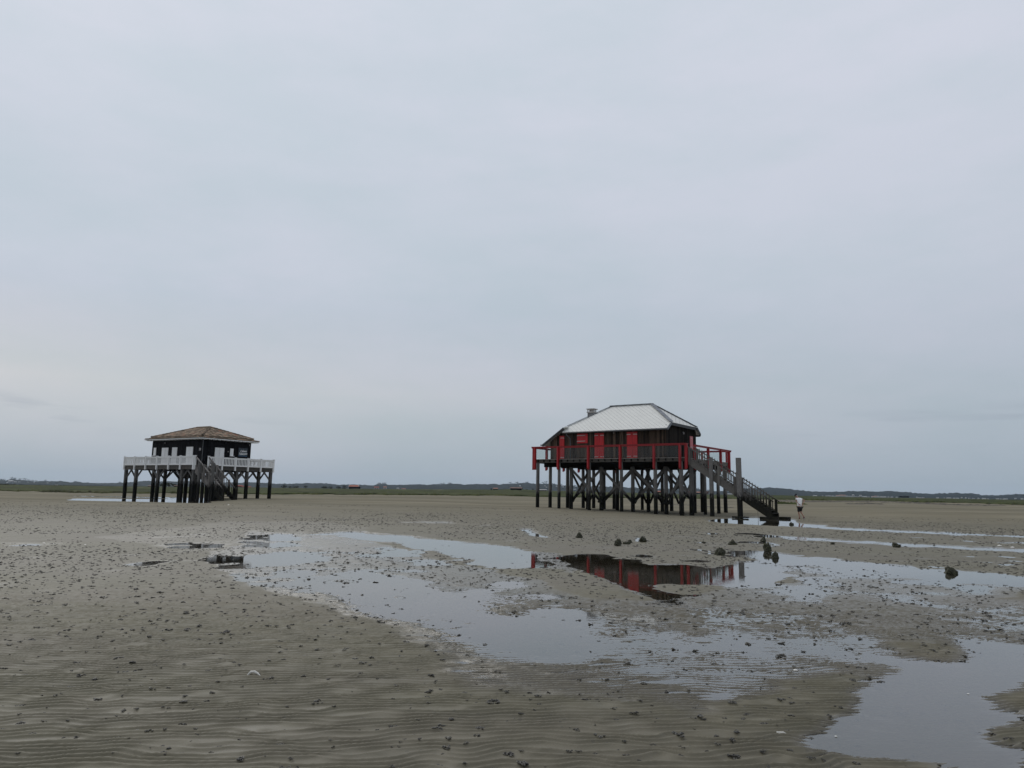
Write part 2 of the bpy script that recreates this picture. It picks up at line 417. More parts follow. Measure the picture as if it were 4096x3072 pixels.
def forest_mat(name, a, c2):
    m, nt, b = new_mat(name)
    geo = N(nt, 'ShaderNodeNewGeometry'); P = geo.outputs['Position']
    n1 = noise(nt, .06, 5, .7, vec=P)
    L(nt, mixc(nt, mrange(nt, n1, .35, .65), a, c2), b.inputs['Base Color']); b.inputs['Roughness'].default_value = .95; b.inputs['Specular IOR Level'].default_value = .05
    return m
m_forest = forest_mat('pine_forest', (.008, .012, .011), (.015, .020, .015))
m_bush = forest_mat('scrub_leaf', (.016, .020, .010), (.035, .036, .018))
m_bark = plain('bark', (.05, .04, .03), None, .9)
m_weed = plain('seaweed', (.024, .020, .012), (.045, .034, .020), .8, 2)

# ------------------------------------------------------------------ pools traced as polygons, turned into ground basins
def R2(*p): return [(800 + x * .7233, 2080 + y * .7233) for x, y in p]
def R3(*p): return [(2200 + x * .8571, 2050 + y * .8571) for x, y in p]
def C5(*p): return [(1400 + x * .6329, 2400 + y * .6329) for x, y in p]
def C6(*p): return [(2800 + x * .5859, 2400 + y * .5859) for x, y in p]
def CD(*p): return [(2800 + x * .2411, 1780 + y * .2411) for x, y in p]
POOLS = [
 (.34, [(800, 2225), (960, 2180), (1000, 2125), (1450, 2150), (1700, 2230), (2150, 2320), (2350, 2400), (2700, 2400), (3000, 2330), (3400, 2330), (3700, 2370), (4300, 2420), (4300, 2600), (3600, 2560), (3000, 2640), (2750, 2780), (2500, 2830), (1900, 2760), (1750, 2640), (1450, 2480), (960, 2330)]),
 (.34, R3((980, 225), (1100, 210), (1300, 220), (1700, 250), (1950, 300), (2212, 330), (2212, 400), (1700, 400), (1200, 330), (850, 230))),
 (.19, [(380, 2150), (900, 2090), (1300, 2090), (1500, 2120), (1000, 2160), (900, 2210), (700, 2200)]),
 (.41, [(2350, 2520), (3000, 2520), (3380, 2580), (3300, 2700), (3050, 2800), (2750, 2860), (2450, 2780), (2200, 2700)]),
 (1., R2((640, 80), (760, 70), (900, 66), (960, 75), (1090, 85), (1250, 100), (1400, 118), (1600, 133), (1720, 152), (1845, 176), (1860, 272), (1640, 275), (1560, 258), (1480, 235), (1530, 220), (1400, 205), (1300, 178), (1200, 160), (1120, 148), (1120, 130), (1000, 122), (900, 105), (800, 90))),
 (.36, R2((1840, 178), (1990, 185), (2100, 220), (2080, 290), (1860, 272))),
 (1., R3((60, 215), (90, 203), (170, 193), (270, 205), (330, 228), (480, 243), (620, 243), (740, 262), (860, 243), (960, 236), (1080, 262), (1150, 300), (1000, 338), (850, 348), (740, 332), (640, 335), (560, 328), (440, 366), (360, 362), (290, 325), (230, 298), (130, 265), (60, 240))),
 (.50, R3((360, 362), (520, 352), (690, 425), (640, 445), (480, 405))),
 (1., R3((830, 176), (960, 180), (1040, 183), (1200, 208), (1330, 226), (1500, 242), (1620, 252), (1400, 252), (1150, 240), (1050, 224), (950, 207), (850, 205))),
 (1., R3((1420, 245), (1560, 250), (1700, 258), (1850, 264), (2000, 283), (2300, 305), (2300, 352), (2100, 345), (1900, 330), (1720, 312), (1600, 296), (1520, 275))),
 (1., CD((80, 1243), (300, 1222), (600, 1205), (900, 1198), (1300, 1205), (1560, 1238), (1640, 1295), (1800, 1318), (2100, 1330), (2100, 1374), (1600, 1362), (1300, 1352), (1000, 1338), (700, 1322), (300, 1288), (140, 1275))),
 (1., R3((1060, 60), (1180, 61), (1500, 78), (1900, 95), (2300, 114), (2300, 124), (1900, 107), (1500, 89), (1180, 70))),
 (1., R3((1060, 108), (1300, 125), (1500, 135), (1800, 153), (2300, 173), (2300, 192), (1900, 172), (1500, 148), (1300, 137), (1100, 122))),
 (.75, R3((930, 100), (1100, 112), (1060, 116), (940, 104))),
 (.8, [(2535, 2162), (2570, 2161), (2572, 2169), (2540, 2168)]),
 (.9, R2((1765, 52), (1850, 50), (1860, 82), (1930, 92), (1920, 100), (1830, 88))),
 (.8, R2((1020, 20), (1200, 16), (1440, 20), (1430, 26), (1200, 22))), (.8, R2((1540, 38), (1620, 36), (1610, 42), (1550, 42))),
 (1., R2((376, 80), (440, 74), (520, 90), (590, 108), (480, 124), (380, 118))),
 (.7, R2((560, 72), (640, 78), (700, 84), (600, 84))),
 (.95, R2((246, 198), (400, 185), (525, 165), (580, 180), (680, 195), (765, 208), (700, 225), (520, 245), (420, 252), (300, 258), (240, 262))),
 (.76, R2((440, 318), (540, 285), (700, 262), (820, 278), (1020, 266), (1060, 272), (900, 296), (1080, 306), (1270, 328), (1240, 362), (1400, 402), (1450, 450), (1560, 475), (1680, 515), (1850, 515), (2000, 490), (2100, 530), (2200, 560), (1150, 565), (950, 560), (820, 500), (760, 440), (640, 400), (520, 398), (600, 360), (520, 330))),
 (.78, C5((-40, 0), (700, -20), (760, 55), (870, 72), (1000, 108), (1150, 80), (1300, 62), (1390, 90), (1480, 140), (1560, 190), (1700, 250), (1760, 330), (1650, 360), (1500, 380), (1300, 415), (1100, 405), (960, 380), (800, 360), (700, 300), (560, 232), (430, 160), (200, 100), (-40, 40))),
 (1., C5((680, 60), (1000, 130), (1350, 110), (1500, 260), (1400, 330), (1100, 330), (900, 280))),
 (.62, C5((600, 440), (700, 400), (830, 480), (800, 590), (730, 610), (720, 520))),
 (.6, C5((180, 805), (320, 770), (560, 660), (600, 668), (420, 740), (230, 815))),
 (.56, C5((1480, 140), (1760, 150), (2212, 280), (2212, 560), (1950, 540), (1760, 430), (1650, 360))),
 (.7, C5((1930, 500), (2080, 470), (2212, 560), (2060, 545))), (.55, C5((2000, 740), (2100, 715), (2130, 760), (2050, 775))),
 (.80, C6((-20, 85), (60, 100), (160, 145), (330, 222), (600, 236), (1000, 250), (1200, 300), (1330, 350), (1500, 385), (1450, 440), (1100, 460), (900, 440), (700, 400), (500, 440), (300, 400), (100, 300), (-20, 240))),
 (.56, C6((-20, 240), (500, 440), (900, 470), (1250, 480), (1180, 520), (800, 500), (560, 540), (420, 620), (300, 700), (130, 700), (-20, 560))),
 (.9, C6((130, 640), (240, 620), (340, 660), (280, 700), (160, 700))), (.6, C6((30, 770), (120, 750), (110, 800), (50, 805))),
 (1., C6((1300, 430), (1560, 405), (1830, 438), (1920, 428), (1800, 370), (1740, 290), (1780, 262), (1900, 278), (2300, 320), (2300, 620), (2150, 615), (2080, 640), (2000, 660), (2060, 720), (2300, 760), (2300, 840), (2120, 850), (2040, 880), (2100, 980), (2300, 1000), (2300, 1250), (1700, 1250), (1900, 1120), (1500, 1090), (1200, 1085), (1000, 1030), (830, 1010), (720, 940), (900, 880), (960, 810), (1090, 770), (1020, 690), (1140, 610), (1230, 530))),
]
GX0, GY0, GSX, GSY = -200., 1972., 4., 1.5
gw, gh = 1130, 780
def raster():
    xs = GX0 + GSX * np.arange(gw); ys = GY0 + GSY * np.arange(gh)
    X, Y = np.meshgrid(xs, ys); S = np.zeros_like(X)
    for val, poly in POOLS:
        ins = np.zeros(X.shape, bool); n = len(poly)
        for i in range(n):
            x1, y1 = poly[i]; x2, y2 = poly[(i + 1) % n]
            if y1 == y2: continue
            c = ((y1 > Y) != (y2 > Y)) & (X < (x2 - x1) * (Y - y1) / (y2 - y1) + x1)
            ins ^= c
        S = np.where(ins, np.maximum(S, val), S)
    S0 = S.copy()
    def blur(A, k, ax):
        if k < 1: return A
        B = np.zeros_like(A); 
        for d in range(-k, k + 1): B += np.roll(A, d, axis=ax)
        return B / (2 * k + 1)
    sm = blur(blur(S, 2, 1), 1, 0)                # tight blur (far rows)
    lg = S
    for _ in range(2): lg = blur(blur(lg, 14, 1), 9, 0)
    t = sstep(2120, 2700, Y)
    return sm * (1 - t) + lg * t
POOL = raster()
def poolness(x, y):
    u, v = to_px(x, y, 0.0)
    n1 = vn(x * 2.3 + 5, y * 3.5, 3); n2 = vn(x * .7, y * 1.9, 4)
    sc_ = np.clip(7.0 / np.maximum(y, 3), 0, 1.2)
    u = u + (n1 * 26 + n2 * 50) * (.12 + sc_); v = v + (vn(x * 1.9, y * 4.1, 5) * 5 + vn(x * .6, y * 1.5, 6) * 4) * sc_ ** 1.0 * 2.2
    fx = np.clip((u - GX0) / GSX, 0, gw - 1.001); fy = np.clip((v - GY0) / GSY, 0, gh - 1.001)
    ix = fx.astype(int); iy = fy.astype(int); fx = fx - ix; fy = fy - iy
    s = (POOL[iy, ix] * (1 - fx) + POOL[iy, ix + 1] * fx) * (1 - fy) + (POOL[iy + 1, ix] * (1 - fx) + POOL[iy + 1, ix + 1] * fx) * fy
    return np.where((y > 2) & (y < 60), s, 0)
# large shapes of the flats: rows = distance, columns = bearing (photo x)
TC = (np.array([-900, 0, 500, 830, 1000, 1300, 1700, 2100, 2450, 2750, 3100, 3500, 4096, 4900]) - 2048) / 2930.
TR = np.array([0, 20, 30, 38, 44, 49, 52, 56, 60, 64, 72, 79, 88, 96, 125, 200, 6000.])
TB = np.array([
 #-900    0    500   1000  1300  1700  2100  2450  2750  3100  3500  4096  4900
 [0, 0, 0, 0.000, 0, 0, 0, 0, 0, 0, 0, 0, 0, 0],
 [0, 0, 0, 0.000, 0, 0, 0, 0, 0, 0, 0, 0, 0, 0],
 [.02, .02, .02, 0.020, .02, .02, .02, .01, .0, .0, .0, .0, .0, .0],
 [.10, .10, .10, 0.100, .10, .10, .10, .06, .03, .02, .01, .01, .01, .01],
 [.19, .19, .19, 0.190, .19, .19, .18, .14, .08, .05, .02, .02, .02, .02],
 [.25, .25, .26, 0.263, .27, .26, .25, .22, .12, .075, .015, .02, .03, .03],
 [.29, .29, .30, 0.306, .32, .31, .30, .28, .15, .06, .02, .05, .05, .05],
 [.325, .325, .335, 0.345, .37, .36, .35, .34, .18, .02, .08, .09, .08, .08],
 [.335, .335, .345, 0.300, .41, .41, .40, .37, .20, .015, .14, .13, .11, .11],
 [.33, .325, .262, 0.270, .45, .45, .43, .33, .16, .07, .19, .17, .14, .14],
 [.33, .325, .262, 0.262, .48, .49, .46, .30, .14, .16, .26, .24, .20, .20],
 [0.330, .33, .306, 0.266, 0.460, 0.495, 0.470, 0.330, 0.180, 0.205, 0.300, 0.280, 0.240, 0.240],
 [.33, .325, .262, 0.270, .44, .50, .48, .36, .22, .25, .34, .32, .28, .28],
 [.38, .38, .34, 0.360, .42, .50, .48, .42, .34, .34, .38, .36, .32, .32],
 [.52, .52, .50, 0.494, .48, .50, .50, .48, .46, .45, .45, .42, .38, .38],
 [.6, .6, .6, 0.600, .6, .6, .6, .6, .6, .6, .6, .55, .5, .5],
 [.6, .6, .6, 0.600, .6, .6, .6, .6, .6, .6, .6, .55, .5, .5]])
def base_h(x, y):
    t = np.clip(x / np.maximum(y, 6.), TC[0], TC[-1] - 1e-6); yy = np.clip(y, 0, 5999.)
    j = np.clip(np.searchsorted(TC, t, side='right') - 1, 0, len(TC) - 2); i = np.clip(np.searchsorted(TR, yy, side='right') - 1, 0, len(TR) - 2)
    a = (t - TC[j]) / (TC[j + 1] - TC[j]); b = (yy - TR[i]) / (TR[i + 1] - TR[i])
    a = a * a * (3 - 2 * a)
    return (TB[i, j] * (1 - a) + TB[i, j + 1] * a) * (1 - b) + (TB[i + 1, j] * (1 - a) + TB[i + 1, j + 1] * a) * b
KROW = .00023
def ripple(x, y):
    w = vn(x / .24, y / .16, 21) * .72 + vn(x / 1.3, y / 1.0, 22) * .9 + vn(x / .11, y / .09, 25) * .16
    ph = (y - .10 * x) / .082 + w
    c = np.abs(np.sin(np.pi * ph))
    am = .74 + .12 * vn(x / .9, y / .7, 23) + .28 * vn(x / .22, y / .13, 24)
    return (.62 - c) * am
def ground_h(x, y, detail=True):
    x = np.asarray(x, dtype=np.float64); y = np.asarray(y, dtype=np.float64)
    b = base_h(x, y); S = poolness(x, y)
    dy = np.maximum(.008, KROW * y * y)
    def fd(lam): return np.clip((lam / dy - 1.5) / 1.5, 0, 1)
    near = 1 - sstep(34, 48, y)
    n = 0
    for lam, lx_, am, sd_ in ((.30, .40, .0048, 31), (.75, .60, .0135, 32), (1.9, .95, .0135, 33), (4.5, 3.0, .007, 34)):
        n = n + am * fd(lam) * vn(x / lx_, (y - .16 * x) / lam, sd_) * (sstep(7, 13, y) * .78 + .22)
    rp = ripple(x, y) * fd(.082)
    h = (b + .0155) * (1 - S) + (-.019) * S
    calm = 1 - .55 * sstep(.75, 1., S)
    h = h + (n * (.35 + .65 * near) + rp * .029) * calm
    h = h + .012 * vn(x / 9, y / 5, 41) * sstep(30, 60, y)
    return h, S

# ------------------------------------------------------------------ ground sheet
ys = [-60, -30, -12, -5, -1, 1.0, 2.0, 2.6, 3.0, 3.3]
y_ = 3.5
while y_ < 3990:
    ys.append(y_); y_ += min(max(.0085, KROW * y_ * y_), .05 * y_)
ys.append(4000.)
ys = np.array(ys)
dense = np.linspace(-.86, .86, 1180)
ks = np.concatenate([[-6, -4, -2.6, -1.8, -1.3, -1.05, -.95], dense, [.95, 1.05, 1.3, 1.8, 2.6, 4, 6]])
K, Yg = np.meshgrid(ks, ys)
Xg = (np.maximum(Yg, 0) + 3.0) * K
Hg, Sg = ground_h(Xg, Yg)
nr, nc = Xg.shape
V = np.stack([Xg, Yg, Hg], -1).reshape(-1, 3)
idx = np.arange(nr * nc).reshape(nr, nc)
F = np.stack([idx[:-1, :-1], idx[:-1, 1:], idx[1:, 1:], idx[1:, :-1]], -1).reshape(-1, 4)
ground = mesh_obj('ground', V, F, m_sand, smooth=True)
wet = np.clip(sstep(.08, .42, Sg) * .85 + .3 * sstep(.010, .0, Hg), 0, 1)
dryv = sstep(22, 70, Yg)
at = ground.data.attributes.new('wet', 'FLOAT', 'POINT'); at.data.foreach_set('value', wet.astype(np.float32).ravel())
at = ground.data.attributes.new('dry', 'FLOAT', 'POINT'); at.data.foreach_set('value', dryv.astype(np.float32).ravel())
tag(ground, 'wide rippled wet sand flat at low tide', kind='structure')
# water sheets: sea level in the tidal pools, and the slightly higher pool around the far white cabin
def sheet(name, pts, z, label):
    o = mesh_obj(name, [(x, y, z) for x, y in pts], [tuple(range(len(pts)))], m_water)
    return tag(o, label, kind='structure')
sheet('water', [(-12, 1.5), (12, 1.5), (52, 46), (52, 57.5), (-20, 57.5), (-52, 30)], 0.0, 'still shallow pools lying in the hollows of the sand')
sheet('water', [(-90, 60), (-8, 60), (-10, 94), (-100, 94)], 0.30, 'strip of shallow water behind the sand bank under the white railed cabin')
exec_after = []

# ------------------------------------------------------------------ stilt house with red shutters
def red_house():
    th = -0.6061
    root = empty('stilt_house', (1.9759, 63.5332, 0), th, 'brown plank stilt house with closed red shutters, pale shingle roof and red railings', 'stilt house')
    Lx, W, ZD = 13.64, 10.33, 4.43
    co, si = math.cos(th), math.sin(th)
    def gz(s, t): return float(base_h(1.9759 + co * s - si * t, 63.5332 + si * s + co * t))
    def pl(name, mb, m, parent=root, **k): return mb.build(name, m, parent, **k)
    # piles
    P = [(.35, .16), (2.47, .16), (5.36, .16), (8.26, .16), (11.16, .16), (13.27, .16), (2.83, 1.6), (5.72, 1.6), (8.58, 1.6), (11.43, 1.6), (13.5, 1.64),
         (.35, 2.2), (.35, 5.2), (2.8, 4.5), (5.72, 4.55), (8.6, 4.5), (11.5, 4.5), (13.45, 4.7), (.35, 8.1), (2.8, 7.7), (5.75, 7.5), (8.6, 7.5), (11.5, 7.6), (13.5, 7.7),
         (.4, 10.1), (2.7, 9.9), (5.65, 9.75), (8.4, 10.0), (11.3, 9.9), (13.4, 9.75)]
    r0 = .145
    for i, (s, t) in enumerate(P):
        mb = MB(); zt = 4.12 if t < .5 or t > 9.5 or s < .5 or s > 13.2 else 3.8
        lean = (random.uniform(-.03, .03), random.uniform(-.03, .03)); r = r0 * random.uniform(.92, 1.12) * (1.12 if abs(t - 1.6) < .1 else 1)
        pts = [(s + lean[0] * (1 - k), t + lean[1] * (1 - k), -.7 + (zt + .7) * k) for k in (0, .25, .5, .75, 1)]
        mb.tube(pts, [r * 1.07, r * 1.04, r, r * .97, r * .95], 10); pl('pile', mb, m_pile, smooth=True)
    # diagonal braces
    def brace(p, q, w=.09, h=.19, name='brace'):
        mb = MB(); mb.beam(p, q, w, h); pl(name, mb, m_pile)
    for t in (1.6, 7.6):
        for s0, s1 in ((2.8, 5.72), (5.72, 8.58), (8.58, 11.45)):
            brace((s0, t - .19, 3.74), (s1 + .12, t - .19, .86)); brace((s1, t + .19, 3.74), (s0 - .12, t + .19, .86))
    for s in (2.83, 8.6, 11.45):
        for t0, t1 in ((1.6, 4.5), (4.5, 7.6)):
            brace((s - .2, t0, 3.74), (s - .2, t1 + .1, .9)); brace((s + .2, t1, 3.74), (s + .2, t0 - .1, .9))
    brace((11.5, 1.62, 3.7), (13.6, 1.62, 1.3)); brace((13.5, 1.78, 3.7), (11.4, 1.78, 1.3))
    for s in (5.72, 11.43): 
        mb = MB(); mb.box(s - .24, s + .24, 1.36, 1.84, .84, 1.0); pl('brace_collar', mb, m_pile)
    # beams and joists
    for t in (.2, 1.6, 4.5, 7.6, 9.9):
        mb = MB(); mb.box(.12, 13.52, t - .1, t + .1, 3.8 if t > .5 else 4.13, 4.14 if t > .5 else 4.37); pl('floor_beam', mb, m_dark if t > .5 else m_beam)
    for s in (.35, 2.8, 5.72, 8.58, 11.45, 13.44):
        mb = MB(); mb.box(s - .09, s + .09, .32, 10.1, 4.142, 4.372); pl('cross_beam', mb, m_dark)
    mb = MB(); mb.box(13.53, 13.62, .3, 10.15, 4.1, 4.375); mb.box(.02, .11, .3, 10.15, 4.1, 4.375); mb.box(.12, 13.52, 10.12, 10.25, 4.1, 4.375); pl('rim_board', mb, m_beam)
    s = .42
    while s < 13.3:
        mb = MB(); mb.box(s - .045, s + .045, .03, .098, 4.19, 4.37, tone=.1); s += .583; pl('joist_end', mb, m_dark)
    mb = MB(); n = 90
    for i in range(n):
        a = Lx * i / n; mb.box(a + .004, a + Lx / n - .004, 0, W, 4.378, ZD)
    pl('deck', mb, m_deck)
    # walls: board and batten front, narrow battens on the end
    def boards(x0, x1, z0, ztop, mk, m, name, wmin, wmax, parent=root, proud=.03, holes=()):
        mb = MB(); mb.mi = 0; a = x0
        while a < x1 - .02:
            w = min(random.uniform(wmin, wmax), x1 - a); d = random.uniform(.25, 1) * proud; zt = ztop(a + w / 2)
            segs = [(z0, zt)]
            mk(mb, a + .006, a + w - .012, z0, zt, d); a += w
        return mb.build(name, m, parent)
    def mk_front(mb, a, b, z0, z1, d, y=1.2): mb.box(a, b, y - d, y + .02, z0, z1)
    boards(2.5, 11.66, ZD + .002, lambda s: 6.80, mk_front, m_plank, 'front_wall', .13, .24)
    boards(.95, 2.49, ZD + .002, lambda s: 5.98 + (s - .95) * .69, lambda mb, a, b, z0, z1, d: mk_front(mb, a, b, z0, z1, d, 1.22), m_plank, 'side_room_wall', .13, .22)
    mb = MB(); a = 1.2
    while a < 7.6:
        w = .075; zt = min(6.86 + (a - .8) * .675, 7.2, 6.86 + (8.0 - a) * .675)
        mb.box(11.64, 11.70 + random.uniform(0, .012), a, min(a + .085, 7.61), ZD + .002, zt - .05); mb.box(11.64, 11.665, a + .085, min(a + .18, 7.61), ZD + .002, zt - .06, tone=.05); a += .18
    pl('end_wall', mb, m_plank_end)
    mb = MB(); mb.prism([(.95, 1.24, ZD + .001), (11.63, 1.24, ZD + .001), (11.63, 1.24, 6.84), (2.55, 1.24, 6.84), (2.5, 1.24, 6.95), (.95, 1.24, 5.98)], (0, 6.36, 0)); pl('house_core', mb, m_gap)
    mb = MB(); mb.prism([(11.6, 1.5, 6.8), (11.6, 7.3, 6.8), (11.6, 6.9, 7.2), (11.6, 1.9, 7.2)], (-9.0, 0, 0)); pl('attic_core', mb, m_gap)
    # roof
    ze, zc, zr = 6.77, 7.31, 9.2; sl = .675
    def roofpoly(name, poly, uvf, m=m_roof):
        P3 = [Vector(p) for p in poly]; nrm = (P3[1] - P3[0]).cross(P3[2] - P3[0]).normalized()
        if nrm.z < 0: P3 = P3[::-1]; nrm = -nrm
        n = len(P3); V = P3 + [p - nrm * .07 for p in P3]
        F = [tuple(range(n)), tuple(range(2 * n - 1, n - 1, -1))] + [(i, i + n, (i + 1) % n + n, (i + 1) % n) for i in range(n)]
        o = mesh_obj(name, V, F, m, root)
        a = o.data.attributes.new('ruv', 'FLOAT_VECTOR', 'POINT'); a.data.foreach_set('vector', np.array([(*uvf(v), 0) for v in V], dtype=np.float32).ravel())
        return o
    ks_ = math.sqrt(1 + sl * sl)
    roofpoly('roof_slope', [(2.4, .8, ze), (11.95, .8, ze), (11.95, 1.6, zc), (9.07, 4.4, zr), (5.25, 4.4, zr), (2.4, 1.6, zc)], lambda v: (v[0], v[1] * ks_))
    roofpoly('roof_slope', [(2.4, 8.0, ze), (11.95, 8.0, ze), (11.95, 7.2, zc), (9.07, 4.4, zr), (5.25, 4.4, zr), (2.4, 7.2, zc)], lambda v: (v[0], -v[1] * ks_))
    roofpoly('roof_hip', [(11.95, 1.6, zc), (11.95, 7.2, zc), (9.07, 4.4, zr)], lambda v: (v[1] * .5, v[0] * 1.2))
    roofpoly('roof_hip', [(2.4, 1.6, zc), (2.4, 7.2, zc), (5.25, 4.4, zr)], lambda v: (v[1], v[0] * 1.2))
    roofpoly('side_room_roof', [(2.62, .86, 7.24), (2.62, 7.9, 7.24), (.34, 7.9, 5.71), (.34, .86, 5.71)], lambda v: (v[1], v[0] * 1.2))
    for p, q, w in (((5.22, 4.4, zr + .02), (9.1, 4.4, zr + .02), .3), ((9.07, 4.4, zr + .02), (11.97, 1.58, zc + .02), .34), ((9.07, 4.4, zr + .02), (11.97, 7.22, zc + .02), .3), ((5.25, 4.4, zr + .02), (2.38, 1.58, zc + .02), .22), ((5.25, 4.4, zr + .02), (2.38, 7.22, zc + .02), .3)):
        mb = MB(); P_, Q_ = Vector(p), Vector(q); n = 10
        for i in range(n):
            a = P_.lerp(Q_, i / n); b = P_.lerp(Q_, (i + 1) / n - .006)
            mb.beam(a + Vector((0, 0, .02 if i % 2 else .028)), b + Vector((0, 0, .028 if i % 2 else .02)), w, .045)
        pl('ridge_cap', mb, m_zinc)
    def bar(name, p, q, w, h, m): 
        mb = MB(); mb.beam(p, q, w, h); return pl(name, mb, m)
    bar('eave_fascia', (11.93, 1.55, 7.19), (11.93, 7.25, 7.19), .05, .24, m_black)
    bar('verge_board', (11.97, .78, 6.72), (11.97, 1.60, 7.27), .05, .22, m_zinc); bar('verge_board', (11.97, 8.02, 6.70), (11.97, 7.2, 7.25), .05, .24, m_black)
    bar('verge_board', (2.38, .78, 6.72), (2.38, 1.60, 7.27), .04, .12, m_zinc)
    bar('side_room_verge', (2.5, .83, 7.08), (.34, .83, 5.63), .05, .20, m_black); bar('side_room_gutter', (.27, .7, 5.68), (.27, 8.0, 5.68), .1, .1, m_gutter)
    bar('eave_soffit', (2.6, 1.0, 6.74), (11.9, 1.0, 6.74), .36, .05, m_dark); bar('back_fascia', (2.5, 8.03, 6.68), (11.9, 8.03, 6.68), .05, .2, m_black)
    mb = MB(); mb.tube([(2.42, .73, 6.69), (11.98, .73, 6.71)], .075, 8); pl('gutter', mb, m_gutter, smooth=True)
    mb = MB(); mb.tube([(2.80, .73, 6.66), (2.80, .80, 6.5), (3.02, 1.06, 6.2), (3.02, 1.09, 4.44)], .05, 8); mb.tube([(3.02, 1.09, 5.78), (3.02, 1.09, 5.72)], .065, 8); pl('downpipe', mb, m_zinc, smooth=True)
    # chimney
    mb = MB(); mb.box(2.36, 2.98, 5.3, 5.9, 7.4, 8.86); ch = pl('chimney', mb, m_chim)
    mb = MB(); mb.box(2.30, 3.04, 5.24, 5.96, 8.86, 8.95)
    for a in (2.38, 2.57, 2.75, 2.92):
        for b in (5.32, 5.84): mb.box(a - .035, a + .035, b - .035, b + .035, 8.95, 9.16)
    mb.box(2.28, 3.06, 5.22, 5.98, 9.16, 9.24); pl('chimney_cap', mb, m_chimcap, ch)
    # shutters
    def leaf(name, x0, x1, z0, z1, side, hz, y=1.16, nb=5):
        mb = MB(); w = (x1 - x0) / nb
        for i in range(nb): mb.box(x0 + i * w + .003, x0 + (i + 1) * w - .003, y - .045, y + .03, z0, z1)
        o = pl(name, mb, m_shut)
        for z in hz:
            mb = MB(); a, b = (x0 + .01, x0 + (x1 - x0) * .78) if side < 0 else (x1 - (x1 - x0) * .78, x1 - .01)
            mb.box(a, b, y - .062, y - .046, z - .028, z + .028); e = a if side < 0 else b
            mb.box(e - .02, e + .02, y - .062, y - .046, z - .06, z + .02); pl('strap_hinge', mb, m_strap, o)
        return o
    leaf('shutter', 5.33, 5.76, 4.45, 6.60, -1, (4.62, 6.40)); leaf('shutter', 5.78, 6.19, 4.45, 6.60, 1, (4.62, 6.40))
    leaf('shutter', 8.30, 8.74, 4.45, 6.60, -1, (4.62, 6.40)); leaf('shutter', 8.77, 9.21, 4.45, 6.60, 1, (4.62, 6.40))
    leaf('window_hatch', 3.66, 4.66, 5.78, 6.61, -1, (5.96, 6.44), nb=7)
    leaf('side_room_door', 1.92, 2.38, 4.46, 6.46, 1, (4.60, 5.46, 6.28), y=1.15)
    mb = MB(); mb.box(11.70, 11.75, 6.12, 6.78, 5.45, 6.52); so = pl('side_shutter', mb, m_redpink)
    mb = MB(); mb.box(11.751, 11.765, 6.16, 6.6, 5.58, 5.62); pl('strap_hinge', mb, m_strap, so); mb = MB(); mb.box(11.751, 11.765, 6.16, 6.6, 6.34, 6.38); pl('strap_hinge', mb, m_strap, so)
    mb = MB(); mb.tube([(11.72, 4.57, 6.74), (11.80, 4.57, 6.70), (11.80, 4.57, 6.56)], [.03, .06, .075], 8); pl('wall_lamp', mb, m_chimcap)
    mb = MB(); mb.tube([(7.13, 1.10, 6.62), (7.16, 1.05, 6.56), (7.15, 1.05, 6.47)], [.02, .05, .05], 8); pl('wall_lamp', mb, m_chimcap)
    # railings
    def post(s, t, ax, zb=3.52):
        mb = MB(); w, d = .075, .1
        if ax == 't': mb.prism([(s - w, t - d, 5.43), (s - w, t - d, zb + .12), (s - w, t - d * .1, zb), (s - w, t + d, zb), (s - w, t + d, 5.43)], (2 * w, 0, 0))
        else: mb.prism([(s - d, t - w, 5.43), (s - d, t - w, zb), (s, t - w, zb), (s + d, t - w, zb + .12), (s + d, t - w, 5.43)], (0, 2 * w, 0))
        pl('rail_post', mb, m_red)
    for s in (.2, 2.5, 5.39, 8.28, 11.18, 13.3): post(s, -.10, 't')
    for s in (.2, 2.5, 5.39, 8.28, 11.18, 13.4): post(s, 10.42, 't')
    for t in (.1, 1.95, 4.9, 7.9, 10.1): post(13.72, t, 's')
    for t in (.1, 2.2, 5.2, 8.0, 10.1): post(-.06, t, 's')
    def rail(p, q, nrm): 
        mb = MB(); mb.beam(p, q, .2, .045); off = Vector((0, 0, -.075)); mb.beam(Vector(p) + off, Vector(q) + off, .06, .11); pl('handrail', mb, m_red)
    rail((-.17, -.06, 5.475), (13.8, -.06, 5.475), 0); rail((-.12, .05, 5.47), (-.12, 10.4, 5.47), 0); rail((-.15, 10.4, 5.475), (13.82, 10.4, 5.475), 0)
    rail((13.74, .05, 5.47), (13.74, .3, 5.47), 0); rail((13.74, 1.85, 5.47), (13.74, 10.35, 5.47), 0)
    def pane(x0, x1, y0, y1):
        mb = MB(); mb.box(x0, x1, y0, y1, 4.50, 5.30); pl('glass_pane', mb, m_glass)
    for a, b in ((.3, 2.4), (2.6, 5.3), (5.48, 8.2), (8.37, 11.1), (11.27, 13.2)): pane(a, b, -.03, -.018); pane(a, b, 10.4, 10.412)
    for a, b in ((2.05, 4.8), (5.0, 7.8), (8.0, 10.0)): pane(13.7, 13.712, a, b)
    for a, b in ((.2, 2.1), (2.3, 5.1), (5.3, 7.9), (8.1, 10.0)): pane(-.06, -.048, a, b)
    # staircase
    st = MB(); k = -.652
    def ztop(s): return 4.38 + (s - 13.84) * k
    st.prism([(13.84, .27, 4.36), (13.84, .27, 3.86), (19.6, .27, .10), (19.93, .27, .10), (19.93, .27, .41)], (0, .07, 0)); stair = pl('staircase', st, m_stair)
    def sub(name, mb, m=m_stair, **kk): return mb.build(name, m, stair, **kk)
